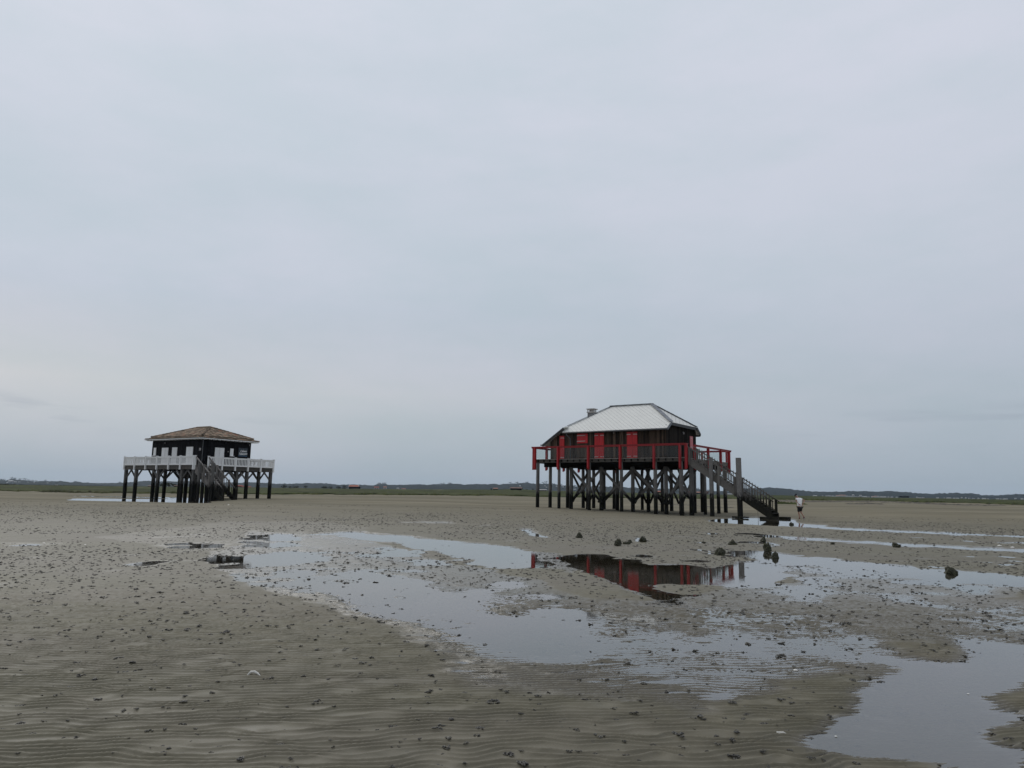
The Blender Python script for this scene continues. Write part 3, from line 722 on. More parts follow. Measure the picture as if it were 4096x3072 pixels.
    st = MB(); st.prism([(13.7, 1.72, 4.36), (13.7, 1.72, 3.86), (19.6, 1.72, .10), (19.97, 1.72, .10), (19.97, 1.72, .41)], (0, .07, 0)); sub('stringer', st)
    for i in range(21):
        s = 14.0 + i * .288; z = ztop(s) - .10
        mb = MB(); mb.box(s - .05, s + .23, .34, 1.72, z - .045, z); sub('tread', mb)
    for t in (.24, 1.83):
        mb = MB(); mb.beam((13.66, t, 5.32), (20.02, t, 1.21), .09, .07); sub('handrail', mb)
        mb = MB(); mb.beam((13.9, t, ztop(13.9) + .06), (19.75, t, ztop(19.75) + .06), .05, .05); sub('lower_rail', mb)
        mb = MB(); s = 14.12
        while s < 19.6:
            if min(abs(s - q) for q in (13.93, 16.15, 17.36, 19.78)) > .1:
                zz = ztop(s); mb.box(s - .022, s + .022, t - .025, t + .025, zz - .02, zz + .96 + (s - 13.66) * .0045)
            s += .2
        sub('baluster_row', mb, label='row of slim grey balusters along the stair')
        for s, z0, z1 in ((13.93, 3.88, 5.16), (16.15, 2.35, 3.72), (17.36, 1.55, 2.95), (19.78, -.1, 1.36)):
            mb = MB(); mb.box(s - .085, s + .085, t - .07 if t < 1 else t - .03, t + .03 if t < 1 else t + .07, z0, z1); sub('newel', mb)
    for s, zt_, w in ((15.66, 4.34, .125), (17.72, 4.33, .155)):
        mb = MB(); mb.prism([(s - w, .08 - w, -.6), (s + w, .08 - w, -.6), (s + w, .08 + w, -.6), (s - w, .08 + w, -.6)], (-.03, 0, .6 + zt_)); sub('stair_post', mb, m_pile)
    mb = MB(); mb.box(17.2, 18.35, -.24, .0, .03, .13); mb.box(17.3, 18.2, .17, .36, .02, .11); sub('footing_plank', mb)
    mb = MB(); mb.box(19.1, 20.35, .0, .24, -.05, .16); mb.box(19.45, 20.75, 1.5, 1.95, -.05, .15); mb.box(19.9, 20.1, .24, 1.5, -.05, .12); sub('footing_plank', mb)
    return root
red_house()
mb = MB()
for i in range(1): 
    x, y, z = at_depth(3031, 2043, 52.0)
    mb.tube([(x, y, z + .06), (x + .01, y, z * .5), (x + .02, y, -.02)], .014, 6)
mb.build('mooring_rope', m_rope, label='thin dark rope hanging from the underside of the wooden stair into the pool', cat='rope')

# ------------------------------------------------------------------ stilt house with white railings
def white_house():
    t2 = 1.0233
    root = empty('stilt_house', (-30.3394, 70.6997, 0), t2, 'black stilt house with white shutters, clay tile roof and white balustrade', 'stilt house')
    U, W, ZD = 11.53, 9.57, 3.72
    def pl(name, mb, m, parent=root, **k): return mb.build(name, m, parent, **k)
    def B(mb, u0, u1, w0, w1, z0, z1, tone=None): mb.box(w0, w1, u0, u1, z0, z1, tone)     # local x = w, local y = u
    def V(u, w, z): return (w, u, z)
    P = [(11.4, .2), (9.6, .2), (5.85, .2), (2.04, .2), (.27, .2), (.2, 1.7), (.2, 6.33), (.2, 9.4), (9.4, 2.0), (11.35, 4.6), (9.3, 5.0), (7.9, 4.8), (5.8, 3.95), (2.05, 3.55), (.25, 3.4), (2.0, 6.5),
         (2.0, 9.35), (5.8, 9.35), (.25, 5.1), (9.5, 7.2), (11.35, 9.35), (8.9, 9.35)]
    for u, w in P:
        mb = MB(); r = .135; zt = 3.27; l1, l2 = random.uniform(-.03, .03), random.uniform(-.03, .03)
        vs = []
        for k, z in ((0, -.5), (1, zt)):
            for a, b in ((-1, -1), (1, -1), (1, 1), (-1, 1)): vs.append((w + a * r + l1 * (1 - k), u + b * r + l2 * (1 - k), z))
        mb.add(vs, [(0, 3, 2, 1), (4, 5, 6, 7), (0, 1, 5, 4), (1, 2, 6, 5), (2, 3, 7, 6), (3, 0, 4, 7)]); pl('pile', mb, m_pile_left)
    def knee(u, w, du, dw):
        mb = MB(); mb.beam(V(u + du * .12, w + dw * .12, 2.45), V(u + du * .95, w + dw * .95, 3.30), .10, .14); pl('knee_brace', mb, m_pile_left)
    for u, w in P:
        if w < .5:
            if u < 11: knee(u, w, 1, 0)
            if u > .5: knee(u, w, -1, 0)
            if abs(u - .27) < .1: knee(u, w, 0, 1)
        elif u < .5:
            knee(u, w, 0, -1)
            if w < 9: knee(u, w, 0, 1)
        else:
            knee(u, w, 1, 0) if u < 11 else None; knee(u, w, -1, 0)
            if w > 2.5: knee(u, w, 0, -1)
            if w < 9: knee(u, w, 0, 1)
    mb = MB(); B(mb, 0.02, U - .02, .02, .1, 3.28, 3.70); B(mb, 0.02, U, W - .1, W - .02, 3.28, 3.70); pl('rim_board', mb, m_beam)
    mb = MB(); B(mb, 0.02, .1, .1, W - .1, 3.28, 3.70); B(mb, U - .1, U - .02, .1, W - .1, 3.28, 3.70); pl('rim_board', mb, m_beam)
    for w in (2.0, 4.9, 7.2):
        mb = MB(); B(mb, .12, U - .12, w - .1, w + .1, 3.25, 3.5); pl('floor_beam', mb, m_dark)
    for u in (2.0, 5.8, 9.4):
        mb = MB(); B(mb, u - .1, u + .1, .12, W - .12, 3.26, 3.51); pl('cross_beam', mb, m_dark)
    mb = MB(); n = 60
    for i in range(n): B(mb, U * i / n + .004, U * (i + 1) / n - .004, 0, W, 3.72 - .04, 3.72)
    pl('deck', mb, m_deck)
    # walls
    u0, u1, w0, w1 = 1.5, 9.87, 1.88, 7.68; zt = 6.30
    mb = MB(); B(mb, u0 + .04, u1 - .04, w0 + .04, w1 - .04, ZD + .001, zt + .15); pl('house_core', mb, m_gap)
    for nm, rng_, fn in (('side_wall', (u0, u1), lambda mb, a, b, d: B(mb, a, b, w0 - d, w0 + .03, ZD + .001, zt)), ('side_wall', (u0, u1), lambda mb, a, b, d: B(mb, a, b, w1 - .03, w1 + d, ZD + .001, zt)),
                         ('front_wall', (w0, w1), lambda mb, a, b, d: B(mb, u0 - d, u0 + .03, a, b, ZD + .001, zt)), ('back_wall', (w0, w1), lambda mb, a, b, d: B(mb, u1 - .03, u1 + d, a, b, ZD + .001, zt))):
        mb = MB(); a, e = rng_
        while a < e - .01:
            b = min(a + .15, e); fn(mb, a + .003, b - .003, random.uniform(.0, .018)); a = b
        pl(nm, mb, m_blackwall)
    mb = MB(); mb.tube([V(u0 - .05, w0 - .05, 6.25), V(u0 - .05, w0 - .05, 3.74)], .03, 6); pl('corner_pipe', mb, m_gutter)
    # shutters on the long side (w = w0) and gable side (u = u0)
    def panel(name, a, b, z0, z1, side, m=m_white, nb=1, th=.045):
        mb = MB(); w = (b - a) / nb
        for i in range(nb):
            x, y = a + i * w + .004, a + (i + 1) * w - .004
            if side == 'w': B(mb, x, y, w0 - .02 - th, w0 - .02, z0, z1)
            else: B(mb, u0 - .02 - th, u0 - .02, x, y, z0, z1)
        return pl(name, mb, m)
    panel('window_shutter', 9.10, 9.52, 4.80, 5.60, 'w')
    mb = MB(); B(mb, 9.06, 9.62, w0 - .14, w0 - .02, 4.76, 4.80); pl('window_sill', mb, m_white)
    panel('shutter', 7.02, 7.54, 3.75, 5.57, 'w'); panel('shutter', 7.57, 8.10, 3.75, 5.57, 'w')
    panel('door', 5.54, 6.37, 3.75, 5.58, 'w')
    panel('shutter', 2.97, 3.50, 3.75, 5.60, 'w'); panel('shutter', 3.52, 4.03, 3.75, 5.60, 'w')
    panel('wall_plaque', 1.74, 2.04, 5.20, 5.46, 'w', m_chimcap, th=.02)
    panel('shutter', 3.26, 3.80, 3.75, 5.58, 'u'); panel('shutter', 3.83, 4.36, 3.75, 5.58, 'u')
    panel('window_shutter', 5.08, 5.48, 4.82, 5.58, 'u')
    mb = MB(); B(mb, u0 - .15, u0 - .02, 5.04, 5.56, 4.78, 4.82); pl('window_sill', mb, m_white)
    for p in (V(7.6, w0 - .10, 6.12), V(u0 - .10, 7.4, 6.12), V(u0 - .06, 4.82, 5.3)):
        mb = MB(); mb.tube([p, (p[0], p[1], p[2] - .12)], [.03, .05], 8); pl('wall_lamp', mb, m_chimcap)
    # roof: two tiers of barrel tiles
    def tiles(name, ua, ub, wa, wb, z0, slope, h0, h1, pitch=.24):
        """hipped skirt of barrel tiles between inset h0 and h1 from the eave rectangle"""
        Vt, Ft, Tn = [], [], []
        Ls_, Ws_ = ub - ua, wb - wa
        nrow = max(2, int((h1 - h0) / .30)); sub_ = 6
        for side in range(4):
            ln = Ls_ if side < 2 else Ws_
            ncol = int(ln / pitch) * sub_
            xs = np.linspace(0, ln, ncol + 1)
            for r in range(nrow):
                ha = h0 + (h1 - h0) * r / nrow; hb = h0 + (h1 - h0) * (r + 1) / nrow + .03
                k = len(Vt)
                for q, h in ((0, ha), (1, min(hb, h1))):
                    for i, x in enumerate(xs):
                        xx = min(max(x, h), ln - h) if ln > 2 * h else ln / 2
                        ph = x / pitch * math.pi
                        zz = z0 + h * slope + .055 * abs(math.sin(ph)) + (.035 if q == 0 else .0)
                        if side == 0: p = (wa + h, ua + xx, zz)
                        elif side == 1: p = (wb - h, ua + xx, zz)
                        elif side == 2: p = (wa + xx, ua + h, zz)
                        else: p = (wa + xx, ub - h, zz)
                        Vt.append(p)
                n_ = len(xs); tn = [min(1, max(0, random.gauss(.50, .30))) for _ in range(ncol // sub_ + 2)]
                Tn += [tn[i // sub_] for i in range(n_)] * 2
                for i in range(n_ - 1): Ft.append((k + i, k + i + 1, k + n_ + i + 1, k + n_ + i))
                # closing lip of each course
                k2 = len(Vt)
                for i in range(n_): a = Vt[k + i]; Vt.append((a[0], a[1], a[2] - .05 if r else a[2] - .085))
                Tn += [.12] * n_
                for i in range(n_ - 1): Ft.append((k + i, k2 + i, k2 + i + 1, k + i + 1))
        o = mesh_obj(name, Vt, Ft, m_tile, root, tone=Tn); return o
    ea, eb, wa, wb = 1.0, 10.37, 1.25, 8.35; hw = (wb - wa) / 2
    tiles('eave_tile_course', ea, eb, wa, wb, 6.47, .22, 0, .62)
    tiles('roof', ea + .42, eb - .42, wa + .42, wb - .42, 6.66, .37, 0, hw - .42)
    zr = 6.66 + (hw - .42) * .37
    for p, q in (((ea + hw, zr), (eb - hw, zr)),):
        mb = MB(); mb.tube([V(p[0], wa + hw, p[1] + .05), V(q[0], wa + hw, q[1] + .05)], .11, 8, tone=.3); pl('ridge_tiles', mb, m_tile)
    for cu, cw, ru in ((ea + .42, wa + .42, ea + hw), (ea + .42, wb - .42, ea + hw), (eb - .42, wa + .42, eb - hw), (eb - .42, wb - .42, eb - hw)):
        mb = MB(); p, q = Vector(V(cu, cw, 6.71)), Vector(V(ru, wa + hw, zr + .05)); n = 12
        for i in range(n): mb.tube([p.lerp(q, i / n), p.lerp(q, (i + 1) / n)], [.115, .085], 7, tone=random.uniform(.05, .6))
        pl('hip_tiles', mb, m_tile)
    mb = MB(); mb.box(wa + .05, wb - .05, ea + .05, eb - .05, 6.415, 6.428); pl('soffit', mb, m_white)
    mb = MB(); B(mb, ea, eb, wa - .015, wa + .045, 6.36, 6.43); B(mb, ea, eb, wb - .045, wb + .015, 6.36, 6.43); B(mb, ea - .015, ea + .045, wa + .05, wb - .05, 6.36, 6.43); B(mb, eb - .045, eb + .015, wa + .05, wb - .05, 6.36, 6.43); pl('fascia', mb, m_white)
    a = ea + .2
    while a < eb:
        for w_ in (wa + .05, w1 + .02):
            mb = MB(); B(mb, a - .045, a + .045, w_, w_ + (w0 - wa - .08 if w_ < 3 else wb - w1 - .08), 6.30, 6.413); pl('rafter_end', mb, m_white)
        a += .52
    a = wa + .2
    while a < wb:
        mb = MB(); B(mb, ea + .05, u0 - .03, a - .045, a + .045, 6.30, 6.413); pl('rafter_end', mb, m_white); a += .52
    # balustrade
    def panel_run(ax, a, b, fixed):
        """one balustrade panel between two posts"""
        mb = MB(); o1 = -.03
        def bb(x0, x1, y0, y1, z0, z1):
            if ax == 'u': B(mb, x0, x1, fixed + y0, fixed + y1, z0, z1, tone=.5)
            else: B(mb, fixed + y0, fixed + y1, x0, x1, z0, z1, tone=.5)
        bb(a, b, -.05, .05, 4.50, 4.56); bb(a, b, -.03, .03, 4.40, 4.50); bb(a, b, -.035, .035, 3.70, 3.83)
        n = max(2, int((b - a) / .165))
        for i in range(n):
            c = a + (i + .5) * (b - a) / n; bb(c - .040, c + .040, -.015, .015, 3.83, 4.40)
        pl('balustrade_panel', mb, m_white)
    def posts(ax, vals, fixed):
        for v in vals:
            mb = MB(); u, w = (v, fixed) if ax == 'u' else (fixed, v)
            B(mb, u - .07, u + .07, w - .07, w + .07, 3.26, 4.58, tone=.5); B(mb, u - .09, u + .09, w - .09, w + .09, 4.58, 4.62, tone=.5); pl('rail_post', mb, m_white)
    for ax, vals, fx in (('u', [.08, 2.1, 3.97, 5.88, 7.74, 9.62, 11.45], -.06), ('w', [1.5, 3.07, 4.63, 6.2, 7.83, 9.48], -.06), ('u', [.08, 2.1, 3.97, 5.88, 7.74, 9.62, 11.45], W + .06), ('w', [1.5, 3.07, 4.63, 6.2, 7.83, 9.4], U + .06)):
        posts(ax, vals, fx)
        for p, q in zip(vals[:-1], vals[1:]): panel_run(ax, p + .075, q - .075, fx)
    posts('w', [.02], -.06); posts('w', [.08], U + .06); panel_run('w', .16, 1.42, U + .06)
    # staircase going out from the near corner
    k = .715
    def ht(u): return 4.50 + (u + .08) * k            # handrail height
    def zs(u): return ht(u) - .92
    def stringer(w): 
        m_ = MB(); m_.prism([V(-.1, w, zs(-.1)), V(-.1, w, zs(-.1) - .62), V(-4.25, w, .22), V(-4.62, w, .22), V(-4.62, w, zs(-4.62) + .05)], (.07, 0, 0)); return m_
    stair = pl('staircase', stringer(.06), m_stair_left)
    def sub(name, mb, m=m_stair_left, **kk): return mb.build(name, m, stair, **kk)
    sub('stringer', stringer(1.42))
    for i in range(16):
        u = -.25 - i * .275; z = zs(u) - .12
        mb = MB(); B(mb, u - .26, u + .04, .13, 1.42, z - .045, z); sub('tread', mb)
    for w in (.05, 1.5):
        mb = MB(); mb.beam(V(-.1, w, ht(-.1)), V(-4.5, w, ht(-4.5)), .11, .08); sub('handrail', mb)
        mb = MB(); mb.beam(V(-.1, w, zs(-.1) + .08), V(-4.4, w, zs(-4.4) + .08), .05, .06); sub('lower_rail', mb)
        mb = MB(); u = -.25
        while u > -4.3:
            B(mb, u - .022, u + .022, w - .018, w + .018, zs(u) - .02, ht(u)); u -= .27
        sub('baluster_row', mb)
        for u, z1 in ((-1.45, 3.74), (-2.35, 3.02), (-3.3, 2.35), (-4.5, 1.62)):
            mb = MB(); B(mb, u - .08, u + .08, w - .07, w + .07, (zs(u) - .5) if u > -4 else .1, z1); sub('newel', mb)
    for u, zt_ in ((-.98, 3.9), (-2.98, 3.84)):
        mb = MB(); B(mb, u - .14, u + .14, -.18, .06 - .06, -.3, zt_); sub('stair_post', mb, m_pile_left)
    mb = MB(); B(mb, -1.7, -1.45, 1.56, 1.8, -.3, 3.0); sub('stair_post', mb, m_pile_left)
    mb = MB(); B(mb, -2.6, -2.35, .55, .8, -.3, 1.9); sub('stair_post', mb, m_pile_left)
    # the name board
    sg = empty('sign', (0, 0, 0), 0, 'dark square name board with white script lettering on the black wall', 'sign')
    sg.matrix_world = Matrix.Translation((-30.3394, 70.6997, 0)) @ Matrix.Rotation(t2, 4, 'Z') @ Matrix.Translation(V(u0 - .03, 6.66, 5.27))
    m_board = plain('sign_board', (.030, .045, .060), (.022, .034, .046), .5, 3); m_blue = plain('sign_blue', (.02, .07, .13), None, .5)
    mb = MB(); mb.box(-.56, .56, -.03, 0, -.45, .44); mb.build('board', m_board, sg)
    mb = MB(); mb.box(-.54, .54, -.036, -.0305, -.44, -.33); mb.build('blue_band', m_blue, sg)
    for i in range(1):
        mb = MB(); mb.tube([(-.02, -.04, .36), (.03, -.04, .32), (-.01, -.04, .27), (.03, -.04, .23)], .018, 6); mb.build('emblem', m_gutter, sg)
    def text(body, x, z, size, rot=0):
        c = bpy.data.curves.new(body, 'FONT'); c.body = body; c.size = size; c.shear = .35; c.offset = .006; c.extrude = .004; c.align_x = 'CENTER'; c.space_character = .88
        o = bpy.data.objects.new('t', c); col.objects.link(o); bpy.context.view_layer.update()
        me = bpy.data.meshes.new_from_object(o.evaluated_get(bpy.context.evaluated_depsgraph_get())); bpy.data.objects.remove(o)
        me.materials.clear(); me.materials.append(m_white)
        me.transform(Matrix.Translation((x, -.036, z)) @ Matrix.Rotation(R_(90), 4, 'X') @ Matrix.Rotation(rot, 4, 'Z'))
        o = bpy.data.objects.new('lettering', me); col.objects.link(o); o.parent = sg
    text('Cabane', .04, .02, .30, .04); text('Tchanqu\u00e9e', .0, -.24, .27, .04)
    mb = MB(); mb.beam((-.38, -.038, -.275), (.05, -.038, -.255), .012, .02); mb.build('underline_stroke', m_white, sg)
white_house()

# ------------------------------------------------------------------ marsh, hills, far trees
def interp_px(px, tab):
    a = np.array(tab, dtype=float); return np.interp(px, a[:, 0], a[:, 1])
SKYL = [(-900, 1925), (0, 1919), (23, 1922), (41, 1916), (59, 1917), (84, 1918.6), (99, 1919), (127, 1924), (147, 1925), (181, 1923), (226, 1925), (271, 1927), (280, 1929), (298, 1927), (335, 1930), (368, 1933), (429, 1932.6), (479, 1930.5), (511, 1929.6),
 (568, 1925), (599, 1923), (658, 1924.5), (697, 1924), (737, 1925), (789, 1926), (900, 1929), (963, 1930), (1000, 1929), (1068, 1931.5), (1113, 1935), (1203, 1933), (1282, 1932.5), (1361, 1939), (1395, 1937), (1497, 1941), (1507, 1936), (1543, 1936), (1549, 1939),
 (1636, 1939), (1681, 1937), (1735, 1938.5), (1764, 1937), (1798, 1934.5), (1861, 1938), (1907, 1937), (1963, 1935), (2000, 1936), (2036, 1934), (2068, 1933), (2106, 1932), (2140, 1934), (2185, 1933), (2212, 1937), (2260, 1942), (2300, 1944.5), (2422, 1945), (2500, 1949.5),
 (2545, 1949), (2590, 1956), (2636, 1954), (2749, 1953.5), (2791, 1956), (2834, 1961.5), (2898, 1962.5), (2974, 1954), (3031, 1950.5), (3075, 1950), (3106, 1951.5), (3177, 1959.5), (3208, 1961.5), (3265, 1966.5), (3332, 1967.5), (3400, 1964), (3457, 1964),
 (3491, 1966.5), (3550, 1964.5), (3599, 1965), (3649, 1970), (3723, 1975.5), (3797, 1972), (3846, 1970.5), (3891, 1974.5), (3930, 1980.5), (3982, 1980.5), (4056, 1976), (4096, 1977), (4300, 1984), (5000, 1990)]
def hills():
    nc_, D0 = 1700, 2950.
    tanx = np.linspace(-1.0, 1.0, nc_)
    rows = np.array([2350, 2420, 2500, 2560, 2620, 2680, 2730, 2780, 2820, 2860, 2895, 2925, 2950, 2975, 3010, 3060, 3130, 3250, 3400])
    X = tanx[None] * rows[:, None]; Y = np.repeat(rows[:, None], nc_, 1)
    # height of the crest so that it meets the skyline
    xs = tanx * D0; px, _ = to_px(xs, np.full(nc_, D0), 20.0)
    sk = interp_px(px, SKYL)
    # invert the projection for height at D0
    cy = (1536 - sk) / FPX; a = xs; 
    # (x*UPx + y*UPy + dz*UPz) = cy*(y*fwy + dz*fwz)
    dz = (cy * D0 * _fw[1] - xs * UP[0] - D0 * UP[1]) / (UP[2] - cy * _fw[2])
    Ht = dz + EYE
    prof = np.interp(rows, [2350, 2420, 2560, 2780, 2950, 3050, 3400], [0.02, .22, .55, .82, 1.0, .93, .3])
    Z = Ht[None] * prof[:, None]
    bump_ = (vn(X / 9, Y / 16, 61) * 2.0 + vn(X / 22, Y / 40, 62) * 2.4 + vn(X / 4.5, Y / 9, 63) * 1.0)
    Z = Z + bump_ * np.clip(prof * 1.3, .25, 1)[:, None] - 1.3 + vn(X / 90, Y / 110, 64) * 2.5 * (1 - np.abs(prof - .5) * 2)[:, None]
    Z[0] = -.9; Z[-1] = -.9
    Vv = np.stack([X, Y, Z], -1).reshape(-1, 3); ii = np.arange(len(rows) * nc_).reshape(len(rows), nc_)
    Ff = np.stack([ii[:-1, :-1], ii[:-1, 1:], ii[1:, 1:], ii[1:, :-1]], -1).reshape(-1, 4)
    o = mesh_obj('hills', Vv, Ff, m_forest)
    tag(o, 'low ridge of hills covered in dark pine forest along the far shore', kind='structure')
    return Ht, px
HT, HPX = hills()
# salt marsh behind the sand: front edge and top line taken from their heights in the view
MF = [(-900, 1962), (0, 1964), (150, 1967), (400, 1973), (700, 1973), (1000, 1978), (1300, 1978.5), (1700, 1981), (2000, 1983), (2140, 1987), (2400, 1991), (2600, 1993), (2900, 1995.5), (3100, 1999), (3300, 2002), (3500, 2003), (3700, 2010), (3900, 2013), (4096, 2021), (5000, 2030)]
MT = [(-900, 1938), (0, 1943), (500, 1945.5), (1000, 1949), (1300, 1954), (1700, 1957.5), (2000, 1958), (2060, 1955), (2110, 1959), (2200, 1963), (2600, 1972.5), (2900, 1979), (3080, 1980), (3200, 1983), (3500, 1990), (3800, 1994), (4096, 1999.5), (5000, 2012)]
def marsh():
    nc_ = 1500; tanx = np.linspace(-1.05, 1.05, nc_)
    # per bearing: distance of the front edge at ground level ~.5, then rise to the top line at +200 m
    rows = np.concatenate([[0, .003, .01], np.linspace(.03, 1, 46)])
    px0, _ = to_px(tanx * 200, np.full(nc_, 200.), 1.2)
    vf = interp_px(px0, MF); vt = interp_px(px0, MT)
    def zat(v, x, y):
        cy = (1536 - v) / FPX; return EYE + (cy * y * _fw[1] - x * UP[0] - y * UP[1]) / (UP[2] - cy * _fw[2])
    # front distance from ground height .55
    lo = np.full(nc_, 60.); hi = np.full(nc_, 500.)
    for _ in range(30):
        mid = (lo + hi) / 2; z = zat(vf, tanx * mid, mid); g = base_h(tanx * mid, mid)
        lo = np.where(z > g, mid, lo); hi = np.where(z > g, hi, mid)
    D = (lo + hi) / 2; D = np.clip(D, 90, 420)
    D = D * (1 + .035 * vn(tanx * 90, tanx * 0, 71) + .02 * vn(tanx * 300, tanx * 0, 72))
    Dt = D + 260
    X = []; Y = []; Z = []
    for r in rows:
        y = D + (Dt - D) * r; x = tanx * y
        z0 = base_h(x, y)
        vv = vf + (vt - vf) * r ** .75
        z = zat(vv, x, y) + .0
        z = np.where(r < .002, z0 - .15, z)
        if r > .002: z = np.maximum(z, z0 + .12 + .25 * min(1, r * 4))
        if r > .02: z = z + (vn(x / 2.2, y / 3, 73) * .10 + vn(x / 6, y / 9, 74) * .14) * min(1, .3 + r * 3) * (1 - .6 * (r > .95))
        if r == .003: z = np.maximum(z, z0 + .25 + .12 * vn(x / 1.5, y * 0, 75))
        X.append(x); Y.append(y); Z.append(z)
    # back side falls away
    for e in (8, 60):
        y = Dt + e; X.append(tanx * y); Y.append(y); Z.append(Z[len(rows) - 1] - (.6 if e == 8 else 3.5))
    X, Y, Z = map(np.array, (X, Y, Z)); n_ = X.shape[0]
    Vv = np.stack([X, Y, Z], -1).reshape(-1, 3); ii = np.arange(n_ * nc_).reshape(n_, nc_)
    Ff = np.stack([ii[:-1, :-1], ii[:-1, 1:], ii[1:, 1:], ii[1:, :-1]], -1).reshape(-1, 4)
    o = mesh_obj('salt_marsh_grass', Vv, Ff, m_marsh)
    tag(o, 'green band of salt marsh plants between the sand flat and the far hills', 'marsh plants', kind='stuff')
    return tanx, D, Z[len(rows) - 1], Dt
MTX, MD, MZ, MDT = marsh()

def crown_blob(mb, c, r, n, flat=.7, tone=None):
    """crown of many small leaf clumps scattered through a volume"""
    for _ in range(n):
        while True:
            p = Vector((random.uniform(-1, 1), random.uniform(-1, 1), random.uniform(-1, 1)))
            if p.length < 1: break
        p = Vector((p.x * r, p.y * r, p.z * r * flat)) + Vector(c); s = r * random.uniform(.12, .26)
        a = [Vector((random.uniform(-1, 1), random.uniform(-1, 1), random.uniform(-.7, .7))) * s for _ in range(4)]
        mb.add([p + v for v in a] , [(0, 1, 2), (0, 2, 3), (0, 3, 1), (1, 3, 2)], tone)
def far_tree(name, label, cat, u, vbase, hpx, wpx, dist, n=60, trunk=.5, group=None, lift=0):
    x, y, z = at_depth(u, vbase, dist); sc_ = dist / FPX; h = hpx * sc_; w = wpx * sc_
    root = empty(name, (x, y, z), 0, label, cat, group)
    mb = MB(); mb.tube([(0, 0, -h * .3), (w * .05, 0, h * .5), (0, 0, h * .8)], [w * .05, w * .035, w * .02], 6); mb.build('trunk', m_bark, root)
    mb = MB(); cz = h * (trunk + (1 - trunk) / 2); rr = w / 2; fl = h * (1 - trunk) / 2 / rr
    crown_blob(mb, (0, 0, cz), rr, n, fl); mb.build('crown', m_bush if cat != 'pine tree' else m_forest, root)
def nth(n): return '%d%s' % (n, 'th' if 10 < n % 100 < 14 else {1: 'st', 2: 'nd', 3: 'rd'}.get(n % 10, 'th'))
G = 'pines standing up from the far ridge'
PT = [(6, 8, 14), (15, 9, 12), (45, 12, 16), (60, 10, 14), (80, 9, 13), (99, 10, 16), (113, 7, 12), (128, 8, 14), (143, 7, 12), (181, 7, 12), (299, 7, 14), (368, 5, 10), (392, 6, 10), (479, 7, 12), (1516, 9, 18), (1536, 10, 18), (1764, 8, 14), (1776, 9, 12), (1800, 8, 16), (2040, 8, 16), (2068, 9, 18), (2106, 9, 18), (2172, 9, 14), (2185, 12, 18), (2215, 8, 14), (2244, 10, 14), (2300, 8, 14), (2312, 7, 12), (2792, 8, 14), (2834, 7, 12)]
for i, (u, h, w) in enumerate(PT):
    v = float(interp_px(u, SKYL)) + 2.5
    far_tree('pine_tree', nth(i + 1) + ' from left of the dark pines standing up from the far ridge', 'pine tree', u, v + 2, h + 1, w, 2945, 46, .45, G)
BU = [(18, 1944, 9, 40, 'dark scrub bush beyond the marsh at the far left edge'), (50, 1944, 8, 30, 'low dark scrub beyond the marsh, second from the left edge'), (85, 1945, 6, 26, 'small pale green scrub beyond the marsh under the hillside houses'),
      (152, 1946, 5, 30, 'low flat dark bush beyond the marsh left of the white beacon'), (250, 1947, 5, 34, 'low dark bush beyond the marsh right of the white beacon'), (283, 1947, 4.5, 20, 'small round bush beyond the marsh right of the white beacon'),
      (672, 1946, 13, 60, 'broad bushy tree mass seen between the piles under the white railed cabin'), (1137, 1953, 14, 26, 'bare grey tree beyond the marsh just right of the white railed cabin'),
      (1160, 1953, 9, 16, 'small dark tree beyond the marsh, second right of the white railed cabin'), (1172, 1953, 12, 16, 'thin upright tree beyond the marsh, third right of the white railed cabin'), (1187, 1953, 10, 18, 'small round tree beyond the marsh, fourth right of the white railed cabin'),
      (1222, 1954, 12, 17, 'round dark tree standing alone beyond the marsh'), (1297, 1955, 11, 26, 'bushy dark tree beyond the marsh left of the orange roofed hut'), (1322, 1955, 10, 18, 'thin dark tree beyond the marsh left of the orange roofed hut'),
      (1353, 1956, 11, 22, 'dark bushy tree a little left of the orange roofed hut'), (1378, 1956, 14, 24, 'round olive tree beside the orange roofed hut'),
      (2088, 1960, 9, 14, 'dark bush at the right end of the long brown roofed hut'), (2107, 1961, 5, 10, 'small low bush right of the long brown roofed hut'), (2131, 1964, 10, 10, 'grey bush beyond the marsh left of the red shuttered cabin'),
      (2420, 1975, 7, 24, 'dark bush seen between the piles of the red shuttered cabin')]
for u, v, h, w, lb in BU:
    far_tree('shrub', lb, 'shrub', u, v + 1.5, h + 1.5, w, 480, 90, .12)

# ------------------------------------------------------------------ far buildings
def far_house(name, label, cat, u, vbase, wpx, hpx, dist, roof, wall, group=None, rh=.45, flat=False, depth=.6, details=True):
    x, y, z = at_depth(u, vbase + 1.2, dist); k = dist / FPX; w, h = wpx * k, hpx * k + 1.2 * k; d = w * depth
    root = empty(name, (x, y, z), random.uniform(-.12, .12), label, cat, group)
    wh = h * (1 - rh)
    mb = MB(); mb.box(-w / 2, w / 2, 0, d, -.1 * h, wh); mb.build('wall', wall, root)
    mb = MB(); e = w * .05
    if flat: mb.box(-w / 2 - e, w / 2 + e, -e, d + e, wh + .01, h)
    else: mb.prism([(-w / 2 - e, -e, wh), (-w / 2 - e, d + e, wh), (-w / 2 - e, d / 2, h)], (w + 2 * e, 0, 0))
    mb.build('roof', roof, root)
    if details:
        m = m_gap if wall is not m_gap and wall is not m_black else m_chimcap
        for f in ((-.3, -.12), (.12, .3)):
            mb = MB(); mb.box(f[0] * w, f[1] * w, -.04, .02, wh * .25, wh * .8); mb.build('window', m, root)
    return root
m_or = plain('orange_tile', (.34, .13, .085), (.28, .10, .07), .8, .8); m_rt = plain('red_tile', (.30, .085, .06), (.22, .07, .05), .8, .8); m_pk = plain('pink_tile', (.40, .22, .17), None, .8)
